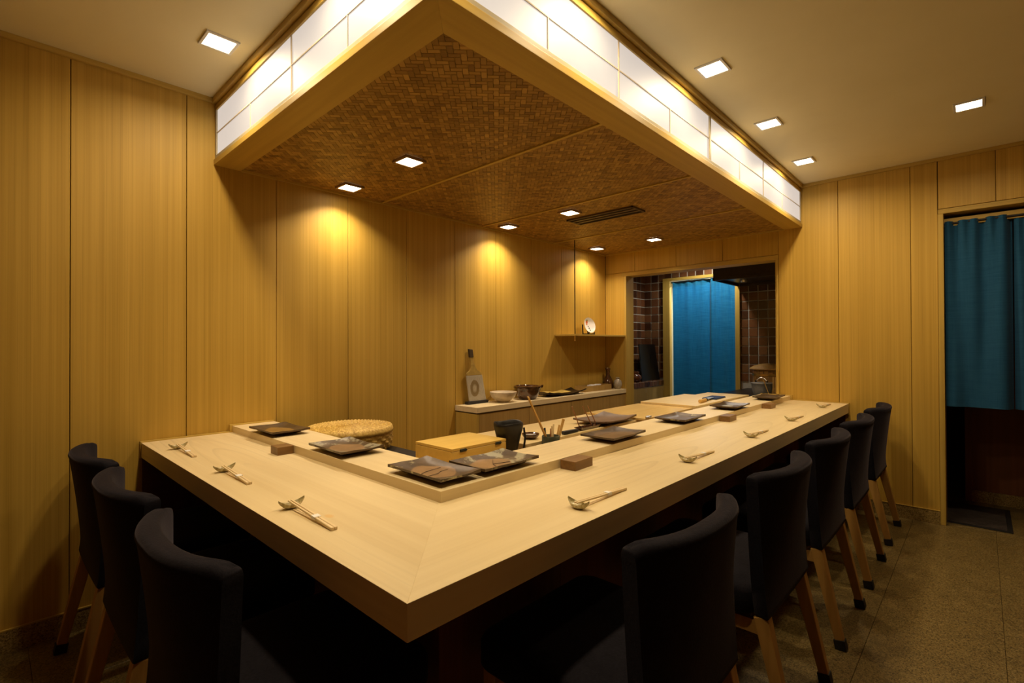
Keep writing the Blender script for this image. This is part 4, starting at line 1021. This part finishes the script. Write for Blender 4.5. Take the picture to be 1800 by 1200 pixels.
# tile ledge on the left with cabinets
kl = thing('kitchen_ledge', 'tile-edged ledge with pale cupboards beside the kitchen doorway', 'cabinet', (5.1, 3.015, 0))
MB().box(XW + TH + .002 - 5.1, KX - 0.04 - 5.1, 2.885 - 3.015, KS - 0.008 - 3.015, 0.60, 0.722).build('ledge_core', 'grout', kl)
MB().box(XW + TH + .002 - 5.1, KX - 0.04 - 5.1, 2.90 - 3.015, KS - 0.002 - 3.015, 0, 0.64).build('carcass', 'cabinet', kl)
ts = 0.06
xx = KX - 0.042
while xx - ts > XW + TH:
    xx -= ts
    MB().box(xx + .002 - 5.1, xx + ts - .002 - 5.1, 2.878 - 3.015, 2.8855 - 3.015, 0.665, 0.722).build('tile', 'tile', kl, bevel=0.0015, seg=1)
    for q in range(4): MB().box(xx + .002 - 5.1, xx + ts - .002 - 5.1, 2.887 + q * 0.065 - 3.015, 2.948 + q * 0.065 - 3.015, 0.7215, 0.7275).build('tile', 'tile', kl, bevel=0.0015, seg=1)
for a, b in ((XW + TH + .01, 4.88), (4.88, 5.37), (5.37, KX - 0.042)): MB().box(a + .002 - 5.1, b - .002 - 5.1, 2.884 - 3.015, 2.8995 - 3.015, 0.06, 0.655).build('door', 'cabinet', kl, bevel=0.001)
t = thing('black_board', 'large black lacquer board leaning on the kitchen tiles', 'board', (5.62, 2.93, 0.728))
MB().add([(-0.245, 0.005, 0), (0.20, 0.005, 0), (0.20, 0.075, 0.44), (-0.19, 0.075, 0.44), (-0.245, 0.02, 0), (0.20, 0.02, 0), (0.20, 0.09, 0.44), (-0.19, 0.09, 0.44)],
         [(0, 1, 2, 3), (7, 6, 5, 4), (0, 4, 5, 1), (1, 5, 6, 2), (2, 6, 7, 3), (3, 7, 4, 0)]).build('panel', plain('black_gloss', (0.006, 0.005, 0.005), 0.3, nscale=12, namt=0.4), t, bevel=0.002)
MB().bar((0.02, 0.028, 0.14), (0.04, 0.056, 0.33), 0.004, 0.006).build('rib', 'iron', t)
t = thing('brown_pot', 'squat reddish-brown pot on the tiled ledge', 'pot', (5.28, 2.985, 0.728))
MB().lathe([(0.05, 0), (0.06, 0.004), (0.078, 0.03), (0.080, 0.055), (0.066, 0.080), (0.050, 0.092), (0.056, 0.112), (0.054, 0.118), (0.046, 0.11), (0.04, 0.09), (0.02, 0.05)], 36).build('pot_body', plain('redbrown_glaze', (0.12, 0.035, 0.012), 0.18, nscale=18, namt=0.4, coat=0.4), t, smooth=True, angle=60)

# stove bench on the right with hood, rice tub and pan
sb = thing('stove_bench', 'steel-topped stove bench under the range hood', 'bench', (5.3, 1.42, 0))
MB().box(4.62 - 5.3, KX - 0.012 - 5.3, 0.96 - 1.42, 1.90 - 1.42, 0.655, 0.68).build('bench_top', 'iron', sb, bevel=0.003)
MB().box(4.64 - 5.3, KX - 0.014 - 5.3, 0.97 - 1.42, 1.88 - 1.42, 0.0, 0.655).build('body', 'iron', sb)
hd = thing('range_hood', 'dark metal range hood above the stove bench', 'range hood', (5.47, 1.47, 1.812))
M['hood'] = plain('dark_hood', (0.055, 0.036, 0.020), 0.4, 0.3, nscale=15, namt=0.2)
MB().box(5.105 - 5.47, KX - 0.012 - 5.47, 0.96 - 1.47, 1.988 - 1.47, 0.03, 0.54).build('hood_body', 'hood', hd, bevel=0.003)
mb = MB(); x0_, x1_, y0_, y1_ = 5.10 - 5.47, KX - 0.012 - 5.47, 0.96 - 1.47, 1.992 - 1.47
mb.box(x0_, x1_, y0_, y0_ + 0.02, 0, 0.031).box(x0_, x1_, y1_ - 0.02, y1_, 0, 0.031).box(x0_, x0_ + 0.02, y0_, y1_, 0, 0.031).box(x1_ - 0.02, x1_, y0_, y1_, 0, 0.031)
mb.build('hood_rim', 'hood', hd, bevel=0.002)
MB().lathe([(0.03, 0.0), (0.034, 0.008), (0.034, 0.03)], 20, (5.45 - 5.47, 1.80 - 1.47, 0)).build('hood_lamp', 'steel', hd, smooth=True)
# rice tub
t = thing('rice_tub', 'banded wooden rice tub with domed lid on the stove bench', 'tub', (5.50, 1.585, 0.68))
nst = 22; body = None
for k in range(nst):
    a0, a1 = 2 * PI * (k + 0.03) / nst, 2 * PI * (k + 0.97) / nst; ri, ro_ = 0.132, 0.146
    MB().prism([(ro_ * math.cos(a0), ro_ * math.sin(a0)), (ro_ * math.cos(a1), ro_ * math.sin(a1)), (ri * math.cos(a1), ri * math.sin(a1)), (ri * math.cos(a0), ri * math.sin(a0))], 0.0, 0.225).build('stave', 'oak', t)
for z in (0.03, 0.165): MB().lathe([(0.1455, z), (0.150, z + 0.002), (0.150, z + 0.020), (0.1455, z + 0.022)], 40).build('hoop', 'brass', t, smooth=True)
MB().lathe([(0.172, 0.226), (0.176, 0.230), (0.174, 0.240), (0.135, 0.264), (0.07, 0.283), (0.02, 0.288)], 44).build('lid', 'walnut' if 0 else 'oak', t, smooth=True)
# aluminium pan with bail handle and chopsticks
t = thing('aluminium_pan', 'dented aluminium pan with bail handle before the rice tub', 'pan', (5.06, 1.515, 0.68))
MB().lathe([(0.066, 0), (0.074, 0.004), (0.086, 0.06), (0.093, 0.112), (0.098, 0.116), (0.097, 0.120), (0.090, 0.118), (0.080, 0.05), (0.06, 0.008)], 40).build('pan_body', 'alu', t, smooth=True, angle=60)
pts = [(-0.012, -0.05 + 0.1 * k / 10, 0.135 + 0.035 * math.sin(PI * k / 10)) for k in range(11)]
MB().tube(pts, 0.0045, 8).build('bail_handle', 'steel', t, smooth=True)
MB().lathe([(0.088, 0.112), (0.089, 0.117), (0.05, 0.126), (0.012, 0.130)], 32).build('lid', 'alu', t, smooth=True)
for s in (-1, 1): MB().box(-0.018, -0.006, s * 0.05 - 0.007, s * 0.05 + 0.007, 0.116, 0.142).build('lug', 'iron', t, bevel=0.002)
o = MB().bar((0, 0, 0), (0.0, 0.060, 0.165), 0.005, 0.005, 0.007, 0.007).build('cooking_chopstick', 'bamboo_stick', loc=(4.945, 1.412, 0.681), bevel=0.001)
tag(o, 'brown cooking stick leaning over the aluminium pan', 'chopsticks')
for k, (yy, n) in enumerate([(1.362, 'nearer the wall frame'), (1.380, 'nearer the pan')]):
    o = MB().bar((0, 0, 0), (0.01, 0, 0.185), 0.005, 0.005, 0.008, 0.008).build('cooking_chopstick', 'bamboo_stick', loc=(4.92, yy, 0.6805), bevel=0.001)
    tag(o, 'upright bamboo cooking stick beside the pan, ' + n, 'chopsticks', 'upright cooking sticks')

# ---- kitchen lamp and lamp of the room beyond
def round_lamp(x, y, z, label, power, col):
    t = thing('ceiling_lamp', label, 'ceiling light', (x, y, z))
    MB().lathe([(0.09, 0.0), (0.09, -0.012), (0.08, -0.016)], 32).build('bezel', 'lampframe', t, smooth=True)
    MB().lathe([(0.078, -0.0165), (0.077, -0.019), (0.02, -0.021)], 32).build('diffuser', 'lampk', t, smooth=True)
    ld = bpy.data.lights.new('room_lamp', 'SPOT'); ld.energy = power; ld.color = col; ld.spot_size = R(150); ld.spot_blend = 0.5; ld.shadow_soft_size = 0.05
    lo = bpy.data.objects.new('room_lamp', ld); C.objects.link(lo); lo.parent = t; lo.location = (0, 0, -0.075)
round_lamp(5.42, 2.20, 2.36, 'round ceiling lamp in the kitchen behind the opening', 32.0, (1.0, 0.93, 0.80))
round_lamp(6.45, 2.55, 2.36, 'round ceiling lamp of the room beyond the kitchen curtain', 130.0, (1.0, 0.93, 0.85))

# ================================================================== VESTIBULE beyond the right doorway
VX = 5.02
wv = struct(MB().box(VX, VX + 0.1, Y0, 0.075, 0, ZCE).build('wall_vestibule', 'under'), 'reddish-brown wall beyond the curtained doorway')
struct(MB().box(VX - 0.008, VX, Y0, 0.06, 0, 0.085).build('baseboard_vestibule', 'base'), 'stone skirting beyond the curtained doorway')
struct(MB().box(VX - 0.012, VX + 0.11, 0.06, 0.095, 0, ZCE).build('trim_6', 'under', bevel=0.002), 'dark door casing beyond the curtained doorway')
struct(MB().box(XW + TH, 7.2, 0.42, 0.52, 0, ZCE).build('wall_vestibule_side', 'under'), 'side wall of the vestibule')
struct(MB().box(6.4, 6.5, 0.0, 0.5, 0, ZCE).build('wall_vestibule_end', 'under'), 'far end of the dark passage')
struct(MB().box(XW + TH, 6.5, Y0, 0.52, ZCE - 0.02, ZCE + 0.06).build('ceiling_vestibule', 'plaster'), 'vestibule ceiling')
t = thing('door_mat', 'dark grey bordered door mat inside the curtained doorway', 'mat', (4.605, 0.13, 0))
MB().box(-0.26, 0.26, -0.24, 0.24, 0, 0.008).build('pile', 'mat', t, bevel=0.002)
mb = MB(); mb.box(-0.285, -0.26, -0.265, 0.265, 0, 0.006).box(0.26, 0.285, -0.265, 0.265, 0, 0.006).box(-0.26, 0.26, -0.265, -0.24, 0, 0.006).box(-0.26, 0.26, 0.24, 0.265, 0, 0.006)
mb.build('border', 'black', t, bevel=0.001)
